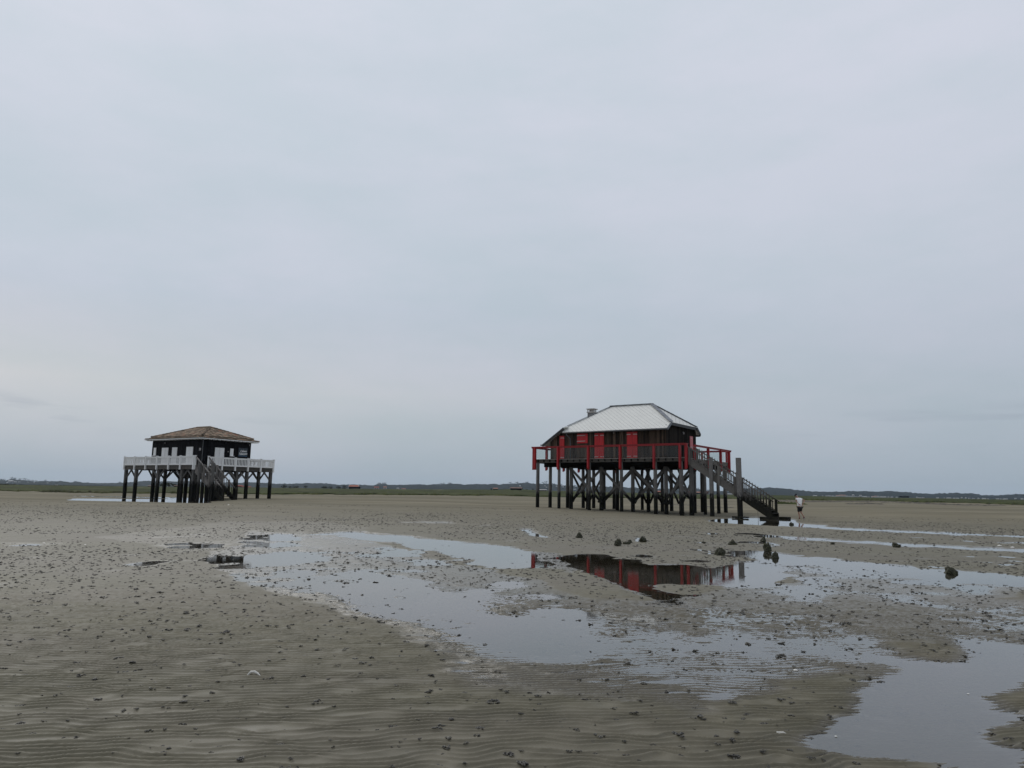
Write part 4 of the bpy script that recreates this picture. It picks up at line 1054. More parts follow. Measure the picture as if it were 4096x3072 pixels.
m_wl = plain('pale_render', (.42, .41, .38), (.34, .33, .31), .8, .5); m_gr = plain('grey_roof', (.22, .22, .23), None, .8); m_br = plain('brown_roof', (.14, .08, .065), (.10, .06, .05), .8, .6); m_lt = plain('light_roof', (.40, .40, .39), None, .7)
m_bl = plain('dark_hut_wall', (.012, .014, .02), None, .8, spec=.08)
o = far_house('hut', 'orange roofed hut with white gables beyond the marsh', 'hut', 1414, 1954, 36, 14, 470, m_or, m_bl)
mb = MB(); k = 470 / FPX
for sx in (-1, 1): mb.beam((sx * 18.8 * k, 0, 7.5 * k), (sx * 18.8 * k, 10 * k, 15.6 * k), .35, .3)
mb.build('verge', m_wl, o)
far_house('hut', 'low dark annex at the right of the orange roofed hut', 'hut', 1436, 1954.5, 10, 6, 472, m_bl, m_bl, flat=True, rh=.2, details=False)
for args in [
 ('house', 'white walled house with a red roof right of the orange roofed hut', 'house', 1505, 1955, 18, 9, 1500, m_rt, m_wl), ('house', 'small pink roofed white house, tallest near the orange roofed hut', 'house', 1539, 1955, 12, 10, 1500, m_pk, m_wl),
 ('house', 'little white house with grey roof, left end of the low white and red row', 'house', 1591, 1956, 9, 5, 1500, m_lt, m_wl), ('house', 'low house with red roof, right end of the low white and red row', 'house', 1614, 1956.5, 14, 3.5, 1500, m_rt, m_wl),
 ('hut', 'small dark hut with reddish roof far out on the marsh left of the long hut', 'hut', 1982, 1957.5, 18, 6, 430, m_pk, m_bl), ('hut', 'tiny dark box hut beside the small reddish roofed hut', 'hut', 1965, 1957, 6, 3.5, 430, m_bl, m_bl),
 ('hut', 'long low hut with a brown roof on a marsh mound', 'hut', 2064, 1958, 44, 9.5, 380, m_br, m_bl), ('hut', 'flat pale roofed dark hut seen between the first piles of the red shuttered cabin', 'hut', 2172, 1962.5, 29, 5, 400, m_chimcap, m_bl),
 ('hut', 'bright red roofed hut seen between the middle piles of the red shuttered cabin', 'hut', 2637, 1971.5, 19, 8, 450, m_or, m_bl), ('hut', 'red roofed hut seen left of the corner pile of the red shuttered cabin', 'hut', 2756, 1973, 15, 7.5, 450, m_rt, m_bl),
 ('hut', 'low brown roofed hut seen through the piles left of the stair post', 'hut', 2793, 1973, 20, 6, 455, m_pk, m_bl), ('hut', 'dark gabled hut seen beneath the wooden stair', 'hut', 2830, 1974, 9, 9, 455, m_br, m_br),
 ('tent', 'small white tent shape beneath the wooden stair', 'tent', 2842, 1975, 4.5, 5, 450, m_wl, m_wl), ('hut', 'low long pale roofed shed under the wooden stair near the horizon', 'shed', 2925, 1978.5, 26, 3.5, 600, m_lt, m_bl),
 ('house', 'red roofed dark hut, left of the pair behind the white railed cabin', 'hut', 958, 1950, 17, 10, 430, m_rt, m_bl), ('house', 'red roofed dark hut, right of the pair behind the white railed cabin', 'hut', 974, 1951, 14, 8, 428, m_rt, m_bl),
 ('hut', 'small red roofed hut peeping out right of the tiled cabin stair', 'hut', 996, 1951, 12, 6, 430, m_rt, m_bl), ('hut', 'low dark hut seen between the left piles of the white railed cabin', 'hut', 603, 1946.5, 26, 5, 470, m_br, m_bl),
 ('hut', 'brownish low hut seen left of the stair of the white railed cabin', 'hut', 706, 1946.5, 22, 6, 480, m_br, m_bl), ('hut', 'flat roofed black hut on stilts before the far shore houses', 'hut', 3622, 1988.5, 30, 4.5, 420, m_bl, m_bl),
 ]:
    far_house(*args)
hl = [(40, 1927, 18, 6, 'wide pale roofed villa highest on the left wooded hillside'), (33, 1932, 14, 4, 'pale low villa below the highest one, left wooded hillside'), (49, 1932.5, 14, 3.5, 'cream low villa right of the pale low one, left wooded hillside'), (60, 1928, 8, 3, 'small pale house among pines, middle of the left wooded hillside'), (76, 1930, 9, 3, 'greyish small house among pines, right of the left wooded hillside'),
      (135, 1932, 5, 3, 'tiny pale house alone among the pines left of the beacon'), (195, 1933.5, 16, 2.5, 'long pale roof among the pines above the beacon'), (110, 1929.5, 5, 2, 'tiny pale roof among the pines right of the hillside villas'),
      (2080 , 1944, 6, 3, 'pale house glimpsed in the pines left of the first pile')]
for u, v, w, h, lb in hl: far_house('house', lb, 'house', u, v, w, h, 2500, m_lt, m_wl, details=False)
for i, (u, v, w, h) in enumerate([(2186, 1950, 5, 3), (2180, 1944, 4, 2.5), (2205, 1947, 4, 3), (2226, 1946, 5, 3), (2248, 1943.5, 6, 3), (2252, 1948, 6, 3), (2272, 1951, 7, 3), (2300, 1959, 9, 3), (2380, 1958, 7, 3), (2550, 1968.5, 14, 2.5)]):
    far_house('house', nth(i + 1) + ' from left of the small pale houses seen between the red shuttered cabin piles', 'house', u, v, w, h, 2500, m_lt, m_wl, 'houses seen between the piles', details=False)
TOWN = [(3262, 1985, 14, 4, 0), (3291, 1985, 5, 3, 1), (3308, 1986, 8, 4.5, 1), (3319, 1986, 10, 5.5, 1), (3331, 1986.5, 7, 4, 0), (3340, 1987, 7, 3.5, 1), (3352, 1986, 12, 5, 2), (3366, 1987, 12, 8, 2), (3378, 1987, 10, 7.5, 2), (3388, 1987.5, 10, 5, 0), (3402, 1988, 12, 4.5, 1), (3414, 1988.5, 10, 5, 0),
        (3424, 1989, 8, 4, 1), (3436, 1989, 9, 4, 1), (3443, 1984.5, 8, 4.5, 0), (3414, 1982, 8, 4, 0), (3452, 1989, 8, 4, 0), (3463, 1989, 12, 4, 0), (3476, 1989.5, 8, 3, 1), (3493, 1989.5, 10, 4.5, 2), (3504, 1989.5, 9, 6, 2), (3513, 1989.5, 9, 5.5, 0), (3526, 1990, 10, 4.5, 0), (3540, 1990, 12, 4, 0),
        (3555, 1990, 6, 4, 0), (3569, 1990, 8, 4, 1), (3588, 1990, 6, 3, 0), (3668, 1991.5, 4, 4.5, 0), (3680, 1992.5, 12, 3, 1), (3694, 1992.5, 8, 4, 1), (3752, 1992.5, 9, 2.5, 0), (3779, 1993, 5, 2.5, 1), (3798, 1994, 15, 3.5, 0), (3818, 1994.5, 9, 3, 0), (3832, 1994.5, 9, 3, 0), (3848, 1992, 5, 3.5, 0), (3864, 1993.5, 5, 4.5, 0), (3878, 1995, 6, 4, 1),
        (3895, 1995.5, 8, 3, 1), (3915, 1995.5, 6, 4, 0), (3938, 1996, 12, 3.5, 0), (3953, 1996, 7, 2.5, 1), (3992, 1997, 10, 3, 0), (4004, 1997, 6, 2.5, 0), (4024, 1998, 16, 3.5, 0), (4064, 1995, 7, 3, 0), (4090, 1997, 8, 3.5, 0)]
def town_houses():
    protos = []
    for j, (rf, wl) in enumerate(((m_lt, m_wl), (m_gr, m_chimcap), (m_pk, m_wl))):
        V_ = [(-.5, 0, -.2), (.5, 0, -.2), (.5, .8, -.2), (-.5, .8, -.2), (-.5, 0, .6), (.5, 0, .6), (.5, .8, .6), (-.5, .8, .6), (-.55, .4, 1), (.55, .4, 1)]
        F_ = [(0, 1, 5, 4), (1, 2, 6, 5), (2, 3, 7, 6), (3, 0, 4, 7), (4, 5, 9, 8), (6, 7, 8, 9), (5, 6, 9), (7, 4, 8)]
        me = bpy.data.meshes.new('house'); me.from_pydata(V_, [], F_); me.materials.append(wl); me.materials.append(rf)
        for i, p in enumerate(me.polygons): p.material_index = 1 if i in (4, 5) else 0
        protos.append(me)
    for i, (u, v, w, h, j) in enumerate(sorted(TOWN)):
        x, y, z = at_depth(u, v + .6, 2100); k = 2100 / FPX
        o = bpy.data.objects.new('house', protos[j]); col.objects.link(o); o.location = (x, y, z); o.scale = (w * k, w * k * .7, (h + .6) * k)
        lb = ['white roofed', 'grey roofed', 'orange roofed'][j] + ' small house, ' + nth(i + 1) + ' from left in the far shore row'
        tag(o, lb, 'house', 'houses along the far shore')
town_houses()
# beacon tower, left
x, y, z = at_depth(225, 1946, 600); k = 600 / FPX
bc = empty('beacon', (x, y, z), 0, 'small white topped beacon on a red leg beyond the marsh at left', 'beacon')
mb = MB(); mb.box(-1.6 * k, 1.6 * k, -1.6 * k, 1.6 * k, -k, 5 * k); mb.build('leg', m_rt, bc)
mb = MB(); mb.box(-4.5 * k, 4.5 * k, -3 * k, 3 * k, 5 * k, 9 * k); mb.build('cabin', m_wl, bc)
x, y, z = at_depth(620, 1926, 2900); k = 2900 / FPX
ms = empty('radio_mast', (x, y, z), 0, 'slender red and white lattice mast on the far hill behind the white railed cabin', 'mast')
for i in range(5):
    mb = MB(); a, b = i * 6 * k, (i + 1) * 6 * k; w0_, w1_ = (1.3 - .2 * i) * k, (1.1 - .2 * i) * k
    for sx, sy in ((-1, -1), (1, -1), (1, 1), (-1, 1)): mb.beam((sx * w0_ / 2, sy * w0_ / 2, a), (sx * w1_ / 2, sy * w1_ / 2, b), .35, .35)
    mb.beam((-w0_ / 2, -w0_ / 2, a), (w1_ / 2, -w1_ / 2, b), .3, .3); mb.beam((w0_ / 2, -w0_ / 2, a), (-w1_ / 2, -w1_ / 2, b), .3, .3)
    mb.build('mast_section', m_rt if i % 2 == 0 else m_wl, ms)
# dark seaweed wrack and patches on the right hand flat
def strip_patch(name, label, cat, pts, zoff=.02, m=m_weed, h=.10):
    """low clumpy patch along a polyline of (u, v, half thickness px)"""
    mb = MB()
    for (u0, v0, t0), (u1, v1, t1) in zip(pts[:-1], pts[1:]):
        n = int(max(3, (u1 - u0) / 2.2))
        for i in range(n):
            f = (i + random.random()) / n; u = u0 + (u1 - u0) * f; v = v0 + (v1 - v0) * f + random.gauss(0, 1) * (t0 + (t1 - t0) * f) * .5
            # find the ground under this pixel
            x, y = from_px(u, v, .3); gz_ = float(base_h(x, y)); x, y = from_px(u, v, gz_)
            r = random.uniform(.25, .8); rz = h * random.uniform(.5, 1.3)
            vs = [(x, y, gz_ + rz)] + [(x + r * math.cos(a) * random.uniform(.7, 1.2), y + 1.6 * r * math.sin(a), gz_ - .05) for a in np.linspace(0, 2 * math.pi, 7)[:-1]]
            mb.add(vs, [(0, i_ + 1, (i_ + 1) % 6 + 1) for i_ in range(6)])
    return mb.build(name, m, label=label, cat=cat, kind='stuff')
strip_patch('seaweed_wrack', 'dark line of stranded seaweed along the upper sand behind the walker', 'seaweed', [(3110, 2003, .6), (3260, 2005, 1.2), (3400, 2006, .8), (3550, 2007, 2), (3650, 2011, 3), (3740, 2015, 3.2), (3850, 2020, 2), (3960, 2021, 1.5), (4020, 2021, .6)])
strip_patch('seaweed_clumps', 'broken dark seaweed clumps on the sand in front of the wrack line', 'seaweed', [(3391, 2015.5, .5), (3420, 2016, .6), (3436, 2015, 1.4), (3480, 2014.5, 2.2), (3530, 2016.5, .8)])
strip_patch('marsh_tuft_patch', 'low green patch of marsh plants on the sand between the stair foot and the walker', 'marsh plants', [(3108, 2014, 1.6), (3150, 2014, 3), (3190, 2016, 2), (3220, 2018, .5)], m=m_marsh, h=.22)
strip_patch('seaweed_clumps', 'thin dark line of seaweed on the sand behind the red shuttered cabin', 'seaweed', [(2635, 2020, .8), (2700, 2022, 1), (2760, 2023, 1.2), (2860, 2030, .5), (2930, 2033, .5)])

# ------------------------------------------------------------------ weed covered stumps
def rock_mesh(w, h, kind, seed):
    bm = bmesh.new(); bmesh.ops.create_icosphere(bm, subdivisions=4, radius=1.0)
    rs = random.Random(seed); o1, o2 = rs.uniform(0, 50), rs.uniform(0, 50)
    for v in bm.verts:
        p = v.co.copy(); 
        n = float(vn(p.x * 1.6 + o1, p.y * 1.6 + p.z * 1.3 + o2, seed)) * .34 + float(vn(p.x * 4 + o2, p.y * 4 - p.z * 3.4 + o1, seed + 1)) * .22 + float(vn(p.x * 10 + o2, p.y * 10 + p.z * 9, seed + 2)) * .12
        zz = (p.z + 1) / 2
        if kind == 'post': rad = (.95 - .12 * zz) if zz < .85 else .75
        elif kind == 'cone': rad = 1.18 - .85 * zz ** 1.1
        else: rad = 1.12 - .45 * zz ** 2
        q = Vector((p.x, p.y, 0)); l = q.length
        if l > 1e-4: q = q / l * (min(1, l * 1.35 if kind == 'post' else l * 1.2)) * rad
        v.co = Vector((q.x * (1 + n) * w / 2, q.y * (1 + n) * w / 2 * .85, (zz * 1.06 - .06) * h * (1 + n * .7) + (.12 * w * n)))
    me = bpy.data.meshes.new('stump'); bm.to_mesh(me); bm.free(); me.materials.append(m_rock); me.polygons.foreach_set('use_smooth', np.ones(len(me.polygons), dtype=bool))
    return me
ST = [(2317, 2152.5, 24, 19, 'cone', 'pointed dark stump alone on the sand, farthest left of the stumps'), (2474, 2183, 28, 24, 'cone', 'tall dark knobbly stump, left of the cluster of three before the red shuttered cabin'),
      (2507, 2178, 25, 11, 'lump', 'low flat weedy stump in the middle of the cluster before the cabin'), (2521, 2170.8, 18, 11, 'cone', 'small pointed stump just behind the low flat one'),
      (2574, 2169, 22, 17, 'lump', 'squat dark stump beside a sliver of bright water'), (2931, 2179.2, 30, 17, 'cone', 'green weedy stump with a low tail, on bare sand left of the tall stumps'),
      (3054, 2167.8, 22, 17, 'cone', 'black pointed stump behind the tallest stump in the pool'), (2883, 2220.7, 44, 26, 'cone', 'broad mossy green mound at the left end of the stump pool'),
      (3073, 2205.3, 29, 30, 'post', 'tallest upright round topped stump standing in the pool with its reflection'), (3102, 2231.4, 28, 25, 'cone', 'leaning dark stump standing in the pool right of the tallest one'),
      (3591, 2190.8, 24, 15, 'lump', 'rounded weedy stump by the thin stream at right'), (3810, 2293.9, 38, 26, 'cone', 'jagged weedy stump in the right hand pool, nearest to the camera'),
      (2817, 2171.8, 12, 6, 'lump', 'very small low stump left of the green weedy one'), (3333, 2176.9, 14, 7, 'lump', 'very small dark stump beside the thin stream, between walker and right pool'),
      (3167, 2098.5, 13, 9, 'lump', 'small dark stone in the pool in front of the walker')]
for i, (u, v, w, h, kd, lb) in enumerate(ST):
    x, y = from_px(u, v, 0.0); gh_, _ = ground_h(np.array([x]), np.array([y])); z = float(gh_[0])
    x, y = from_px(u, v, max(z, 0)); k = math.hypot(y, 1.65) / FPX * (1 + ((u - 2048) / FPX) ** 2) ** .25
    o = bpy.data.objects.new('stump' if i < 14 else 'stone', rock_mesh(w * k * 1.02, h * k * 1.08, kd, 100 + i * 3)); col.objects.link(o)
    o.location = (x, y + w * k * .3, min(z, 0) - .015 if z < 0.01 else z - .01); tag(o, lb, 'stump' if i < 14 else 'stone')

# ------------------------------------------------------------------ worm casts
def cast_mesh(seed, size, coils):
    rs = random.Random(seed); mb = MB()
    for c in range(coils):
        cx, cy = rs.gauss(0, size * .30), rs.gauss(0, size * .2); r = size * rs.uniform(.10, .22); a0 = rs.uniform(0, 6.3); turns = rs.uniform(.5, 1.4)
        zz = rs.uniform(.003, size * .20); pts = []; n = 9
        for i in range(n):
            t = i / (n - 1); a = a0 + turns * 2 * math.pi * t
            pts.append((cx + r * (1 - .3 * t) * math.cos(a) * 1.3, cy + r * (1 - .3 * t) * math.sin(a), zz + size * .10 * math.sin(t * 3.1)))
        rad = size * rs.uniform(.045, .07)
        mb.tube(pts, [rad * .6] + [rad] * (n - 2) + [rad * .5], 5, tone=rs.random())
    n = 10; vs = [(0, 0, size * .12)] + [(size * .42 * math.cos(6.283 * i / n) * rs.uniform(.6, 1.1), size * .30 * math.sin(6.283 * i / n) * rs.uniform(.6, 1.1), -.012) for i in range(n)]
    mb.add(vs, [(0, i + 1, (i + 1) % n + 1) for i in range(n)], tone=.35)
    me_o = mb.build('worm_cast', m_cast, smooth=True); me = me_o.data; bpy.data.objects.remove(me_o)
    return me
CM = [cast_mesh(300 + i, random.uniform(.042, .066), random.choice((5, 7, 9, 11))) for i in range(14)]
pts = []
while len(pts) < 300:
    y = math.sqrt(random.uniform(4.45 ** 2, 8.4 ** 2)); x = random.uniform(-.73, .73) * y
    cl = float(vn(np.array([x * .9]), np.array([y * .9]), 55)[0])
    if random.random() > .55 + .5 * cl: continue
    if any((x - a) ** 2 + (y - b) ** 2 < .02 for a, b in pts): continue
    pts.append((x, y))
xa = np.array([p[0] for p in pts]); ya = np.array([p[1] for p in pts]); za, sa = ground_h(xa, ya)
for x, y, z, s in zip(xa, ya, za, sa):
    big = random.random(); sc_ = .55 + .75 * big * big + .15 * random.random()
    o = bpy.data.objects.new('worm_cast', random.choice(CM)); col.objects.link(o)
    o.location = (x, y, z - .004); o.rotation_euler = (0, 0, random.uniform(0, 6.28)); o.scale = (sc_, sc_, sc_ * random.uniform(.7, 1.1) * (.6 if z < 0 else 1))
    tag(o, 'dark coiled worm cast on the rippled wet sand closest to the camera', 'worm cast', 'worm casts on the near sand')
def low_cast(seed):
    rs = random.Random(seed); V_, F_ = [], []
    for c in range(5):
        cx, cy = rs.gauss(0, .38), rs.gauss(0, .30); r = rs.uniform(.18, .34); a0 = rs.uniform(0, 6.3); tn = rs.uniform(.35, .9); n, m = 5, 4; k = len(V_); zz = rs.uniform(.05, .35)
        for i in range(n):
            t = i / (n - 1); a = a0 + tn * 6.283 * t; px, py, pz = cx + r * math.cos(a) * 1.2, cy + r * math.sin(a), zz + .18 * math.sin(3.14 * t); rr = .14 if 0 < i < n - 1 else .07
            for j in range(m):
                b = 6.283 * j / m; V_.append((px + rr * math.cos(b) * math.cos(a), py + rr * math.cos(b) * math.sin(a), pz + rr * math.sin(b)))
        F_ += [(k + i * m + j, k + i * m + (j + 1) % m, k + (i + 1) * m + (j + 1) % m, k + (i + 1) * m + j) for i in range(n - 1) for j in range(m)]
    return np.array(V_), np.array(F_)
def far_casts():
    n = 26000
    y = np.sqrt(rng.uniform(8.0 ** 2, 58 ** 2, n * 2)); x = rng.uniform(-.80, .80, n * 2) * y
    den = np.clip(.55 + .65 * vn(x * .22, y * .22, 56) + .65 * vn(x * .9, y * .7, 57), .04, 1) * np.where(y > 38, 1 - .75 * sstep(38, 52, y), 1)
    d2 = np.exp(-((x - 6) ** 2 / 60 + (y - 47) ** 2 / 60))
    keep = rng.random(n * 2) < den * (1 - .8 * d2) ; x = x[keep]; y = y[keep]
    # extra ones close in, where each cast is still readable
    n2 = 8000; ya = np.sqrt(rng.uniform(4.4 ** 2, 20 ** 2, n2)); xa = rng.uniform(-.75, .75, n2) * ya; x = np.concatenate([x, xa]); y = np.concatenate([y, ya])
    z, s = ground_h(x, y); keep = (z > -.010) | (rng.random(len(z)) < np.where(y > 22, .06, .28)); x, y, z = x[keep], y[keep], z[keep]
    n = len(x); r = np.clip(rng.lognormal(math.log(.025), .40, n), .010, .06) * np.where(y < 8, .85, 1.0); r = r * (.8 + .012 * np.minimum(y, 40)); ang = rng.uniform(0, 6.28, n)
    T = [low_cast(500 + i) for i in range(8)]; pick = rng.integers(0, 8, n); Vs, Fs, Ts = [], [], []; base = 0
    for t in range(8):
        ii = np.where(pick == t)[0]; tv, tf = T[t]; ca, sa_ = np.cos(ang[ii])[:, None], np.sin(ang[ii])[:, None]; rr = r[ii][:, None]
        X_ = x[ii][:, None] + rr * (tv[:, 0] * ca - tv[:, 1] * sa_); Y_ = y[ii][:, None] + rr * (tv[:, 0] * sa_ + tv[:, 1] * ca); Z_ = z[ii][:, None] + rr * tv[:, 2] * .8 - .003
        Vs.append(np.stack([X_, Y_, Z_], -1).reshape(-1, 3)); m = len(tv)
        Fs.append((tf[None] + base + (np.arange(len(ii)) * m)[:, None, None]).reshape(-1, 4)); base += len(ii) * m; Ts.append(np.repeat(rng.random(len(ii)), m))
    o = mesh_obj('worm_casts', np.concatenate(Vs), np.concatenate(Fs), m_cast, tone=np.concatenate(Ts), smooth=True)
    tag(o, 'thousands of small dark worm casts dotting the sand into the distance', 'worm casts', kind='stuff')
far_casts()

# ------------------------------------------------------------------ shells, feather, stick
def put(name, mb, m, u, v, label, cat, rz=0, **k):
    x, y = from_px(u, v, .01); gh_, _ = ground_h(np.array([x]), np.array([y])); z = float(gh_[0]); x, y = from_px(u, v, max(z, 0))
    o = mb.build(name, m, label=label, cat=cat, **k); o.location = (x, y, max(z, 0) + .004); o.rotation_euler = (0, 0, rz); return o
mb = MB(); mb.tube([(-.06, 0, .004), (-.035, .01, .03), (0, .005, .035), (.03, 0, .022), (.065, -.02, .004)], [.006, .012, .012, .009, .003], 6)
put('feather', mb, m_shell, 1016, 2706, 'curved white feather lying on the rippled sand at lower left', 'feather')
def shell(r):
    mb = MB(); n = 9; vs = [(0, 0, r * .5)] + [(r * math.cos(6.283 * i / n) * 1.2, r * math.sin(6.283 * i / n), 0) for i in range(n)]; mb.add(vs, [(0, i + 1, (i + 1) % n + 1) for i in range(n)]); return mb
mb = shell(.014); mb.tube([(-.02, .01, .006), (.02, -.01, .010), (.04, -.02, .003)], [.005, .007, .003], 6)
put('broken_shell', mb, m_shell, 3120, 2937, 'broken white shell beside the big near pool at lower right', 'shell')
for u, v, r, lb in ((3182, 2682, .022, 'pale oval shell on the rippled sand left of the big near pool'), (2028, 2835, .009, 'tiny white shell fragment on the near sand at centre'), (3344, 2947, .008, 'tiny white fleck in the big near pool'), (3873, 2777, .009, 'tiny white fleck far right in the big near pool'),
                   (176, 2173, .035, 'small white shell on the distant left sand, nearer the edge of the picture'), (341, 2179, .028, 'small white shell on the distant left sand, right of the other one'), (914, 2020, .07, 'white shell on the sand bank before the stair of the white railed cabin'),
                   (3998, 2183, .07, 'pale shell on the sand at far right, left of its neighbour'), (4051, 2190, .07, 'pale shell on the sand at the far right edge'), (1435, 2707, .008, 'minute white shell fleck right of the white feather')):
    put('shell', shell(r), m_shell, u, v, lb, 'shell')
mb = MB(); mb.tube([(-.62, .1, .03), (-.2, .02, .05), (.2, -.06, .04), (.62, -.22, .015)], [.015, .035, .03, .01], 6)
put('driftwood_stick', mb, m_stick, 3002, 2140, 'thin dark driftwood stick on the sand in front of the stair pool', 'driftwood')

# ------------------------------------------------------------------ the walker
def person():
    x0, y0 = from_px(3202, 2078.5, -.01); S_ = .00147 * (y0 / 50.9)
    root = empty('person', (x0, y0, 0), -.0, 'person walking away, hands on hips, in white t-shirt, black shorts, dark cap and red shoes', 'person')
    def J(px, py, d=0.): return Vector(((px - 265) * S_, d, (1288 - py) * S_))
    m_skin = plain('skin', (.42, .235, .17), (.36, .19, .135), .55, 20); m_shirt = plain('t_shirt', (.95, .95, .95), (.88, .88, .90), .8, 8); m_short = plain('shorts_cloth', (.008, .008, .010), None, .8)
    m_cap = plain('cap_cloth', (.010, .012, .018), None, .8); m_hair = plain('grey_hair', (.42, .40, .36), (.3, .28, .25), .8, 40); m_shoe = plain('red_shoe', (.20, .02, .03), (.05, .01, .015), .6, 15); m_sole = plain('shoe_sole', (.6, .58, .56), None, .6)
    def skin(name, verts, edges, radii, m, parent, rootv=0, sub=2):
        me = bpy.data.meshes.new(name); me.from_pydata([tuple(v) for v in verts], edges, []); o = bpy.data.objects.new(name, me); col.objects.link(o)
        o.modifiers.new('s', 'SKIN'); sl = me.skin_vertices[0].data
        for i, r in enumerate(radii): sl[i].radius = (r, r) if isinstance(r, (int, float)) else r; sl[i].use_root = (i == rootv)
        sm = o.modifiers.new('ss', 'SUBSURF'); sm.levels = sub; sm.render_levels = sub
        bpy.context.view_layer.update(); dg = bpy.context.evaluated_depsgraph_get(); m2 = bpy.data.meshes.new_from_object(o.evaluated_get(dg)); bpy.data.objects.remove(o)
        m2.materials.clear(); m2.materials.append(m); m2.polygons.foreach_set('use_smooth', np.ones(len(m2.polygons), dtype=bool))
        o = bpy.data.objects.new(name, m2); col.objects.link(o); o.parent = parent; return o
    pel = J(262, 705, .0); wa = J(256, 600, .02); ch = J(245, 430, .05); nk0 = J(215, 310, .08); nk = J(190, 275, .11); hd = J(150, 225, .15); ht_ = J(148, 190, .16)
    shl = J(125, 335, .08); shr = J(350, 350, .04); ell = J(118, 455, .05); wrl = J(175, 575, -.10); elr = J(490, 408, -.03); wrr = J(385, 555, -.10)
    hl_ = J(205, 755, .0); hr_ = J(318, 755, .0); knl = J(200, 955, .03); knr = J(298, 935, .03); anl = J(222, 1200, -.02); anr = J(402, 1150, -.10); tl = J(228, 1262, .13); tr_ = J(388, 1268, -.02)
    V_ = [pel, wa, ch, nk0, nk, hd, ht_, shl, ell, wrl, shr, elr, wrr, hl_, knl, anl, tl, hr_, knr, anr, tr_]
    E_ = [(0, 1), (1, 2), (2, 3), (3, 4), (4, 5), (5, 6), (2, 7), (7, 8), (8, 9), (2, 10), (10, 11), (11, 12), (0, 13), (13, 14), (14, 15), (15, 16), (0, 17), (17, 18), (18, 19), (19, 20)]
    Rr = [.125, .115, .13, .065, .055, .085, .07, .055, .036, .024, .055, .036, .024, .09, .058, .036, .03, .09, .058, .036, .03]
    skin('body', V_, E_, Rr, m_skin, root)
    def hand(w, d, name):
        d = d.normalized(); sdv = d.cross(Vector((0, 1, 0))).normalized(); vs = [w, w + d * .05]; es = [(0, 1)]; rr = [.024, .030]
        for j, (o_, ln) in enumerate(((-.03, .065), (-.010, .08), (.010, .075), (.03, .055))):
            b = len(vs); vs += [w + d * .085 + sdv * o_, w + d * (.085 + ln * .6) + sdv * o_ + Vector((0, -.01, -.004)), w + d * (.085 + ln) + sdv * o_ + Vector((0, .005, -.012))]; es += [(1, b), (b, b + 1), (b + 1, b + 2)]; rr += [.011, .0095, .008]
        b = len(vs); vs += [w + d * .03 + sdv * -.045, w + d * .065 + sdv * -.065]; es += [(1, b), (b, b + 1)]; rr += [.013, .009]
        skin(name, vs, es, rr, m_skin, root, 0, 1)
    hand(wrl, J(262, 622, -.13) - wrl, 'hand'); hand(wrr, J(350, 600, -.15) - wrr, 'hand')
    # face features on the averted head
    hc = hd
    mb = MB(); fdir = Vector((-.45, .85, -.25)).normalized(); mb.tube([hc + fdir * .085, hc + fdir * .115 + Vector((0, 0, -.012))], [.02, .012], 6); mb.build('nose', m_skin, root)
    for sg_ in (-1, 1):
        s2 = fdir.cross(Vector((0, 0, 1))).normalized() * sg_
        mb = MB(); mb.tube([hc + s2 * .078 + Vector((0, 0, .02)), hc + s2 * .09 + Vector((0, 0, -.01)), hc + s2 * .08 + Vector((0, 0, -.035))], [.01, .016, .008], 6); mb.build('ear', m_skin, root)
        mb = MB(); p = hc + fdir * .082 + s2 * .03 + Vector((0, 0, .012)); mb.tube([p, p + fdir * .008], [.011, .008], 6); mb.build('eye', m_sole, root)
    mb = MB(); p = hc + fdir * .085 + Vector((0, 0, -.055)); s2 = fdir.cross(Vector((0, 0, 1))).normalized(); mb.tube([p - s2 * .022, p, p + s2 * .022], [.004, .007, .004], 5); mb.build('mouth', m_redpink, root)
    skin('hair', [hc + Vector((.03, -.035, -.02)), hc + Vector((.045, -.02, .03)), hc + Vector((-.03, -.03, .03))], [(0, 1), (1, 2)], [.07, .068, .068], m_hair, root, 0, 2)
    skin('cap', [hc + Vector((.01, 0, .06)), hc + Vector((-.005, .01, .085)), hc + fdir * .13 + Vector((0, 0, .035)), ], [(0, 1), (0, 2)], [.098, .07, (.05, .018)], m_cap, root, 0, 2)
    # clothes follow the body a little proud of it
    hem = J(258, 722, -.01)
    skin('t_shirt', [hem, wa, ch, J(222, 325, .075), shl, shl.lerp(ell, .55), shr, shr.lerp(elr, .42)], [(0, 1), (1, 2), (2, 3), (2, 4), (4, 5), (2, 6), (6, 7)], [.165, .155, .168, .085, .085, .066, .08, .064], m_shirt, root)
    sl_ = J(198, 960, .03); sr_ = J(298, 935, .03)
    skin('shorts', [J(262, 715, 0), hl_, sl_, hr_, sr_], [(0, 1), (1, 2), (0, 3), (3, 4)], [.155, .108, .088, .108, .084], m_short, root)
    for a, b, sgn in ((anl, tl, 0), (anr, tr_, 1)):
        lo = Vector((a.x, a.y - .02, a.z - .06)); o = skin('shoe', [a + Vector((0, 0, -.01)), lo, b + Vector((0, 0, .005)) if sgn == 0 else b], [(0, 1), (1, 2)], [.045, .05, .04], m_shoe, root, 0, 2)
        mb = MB(); mb.beam(lo + Vector((0, -.03, -.04)), b + Vector((0, .02, -.035)), .09, .018); mb.build('shoe_sole', m_sole, o)
person()

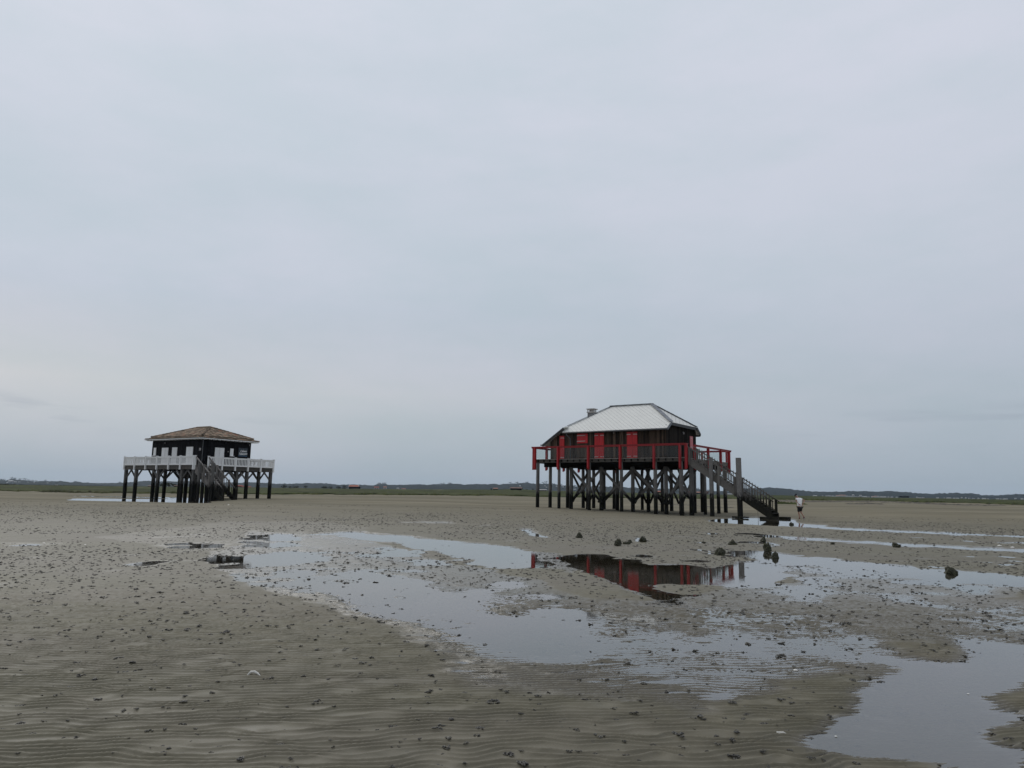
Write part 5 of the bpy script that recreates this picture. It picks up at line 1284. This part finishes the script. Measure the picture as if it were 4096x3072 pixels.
# ------------------------------------------------------------------ haze
def haze():
    mb = MB(); mb.box(-26000, 26000, -400, 4600, -2.2, 75); m = bpy.data.materials.new('haze_air'); m.use_nodes = True; nt = m.node_tree; nt.nodes.clear()
    o_ = nt.nodes.new('ShaderNodeOutputMaterial'); v = nt.nodes.new('ShaderNodeVolumePrincipled'); v.inputs['Color'].default_value = (.66, .82, 1.0, 1); v.inputs['Density'].default_value = HAZE_D; v.inputs['Anisotropy'].default_value = .2
    nt.links.new(v.outputs[0], o_.inputs['Volume']); o = mb.build('haze', m); tag(o, 'thin blue sea haze lying over the whole flat', kind='stuff')
HAZE_D = 5.5e-5
haze()
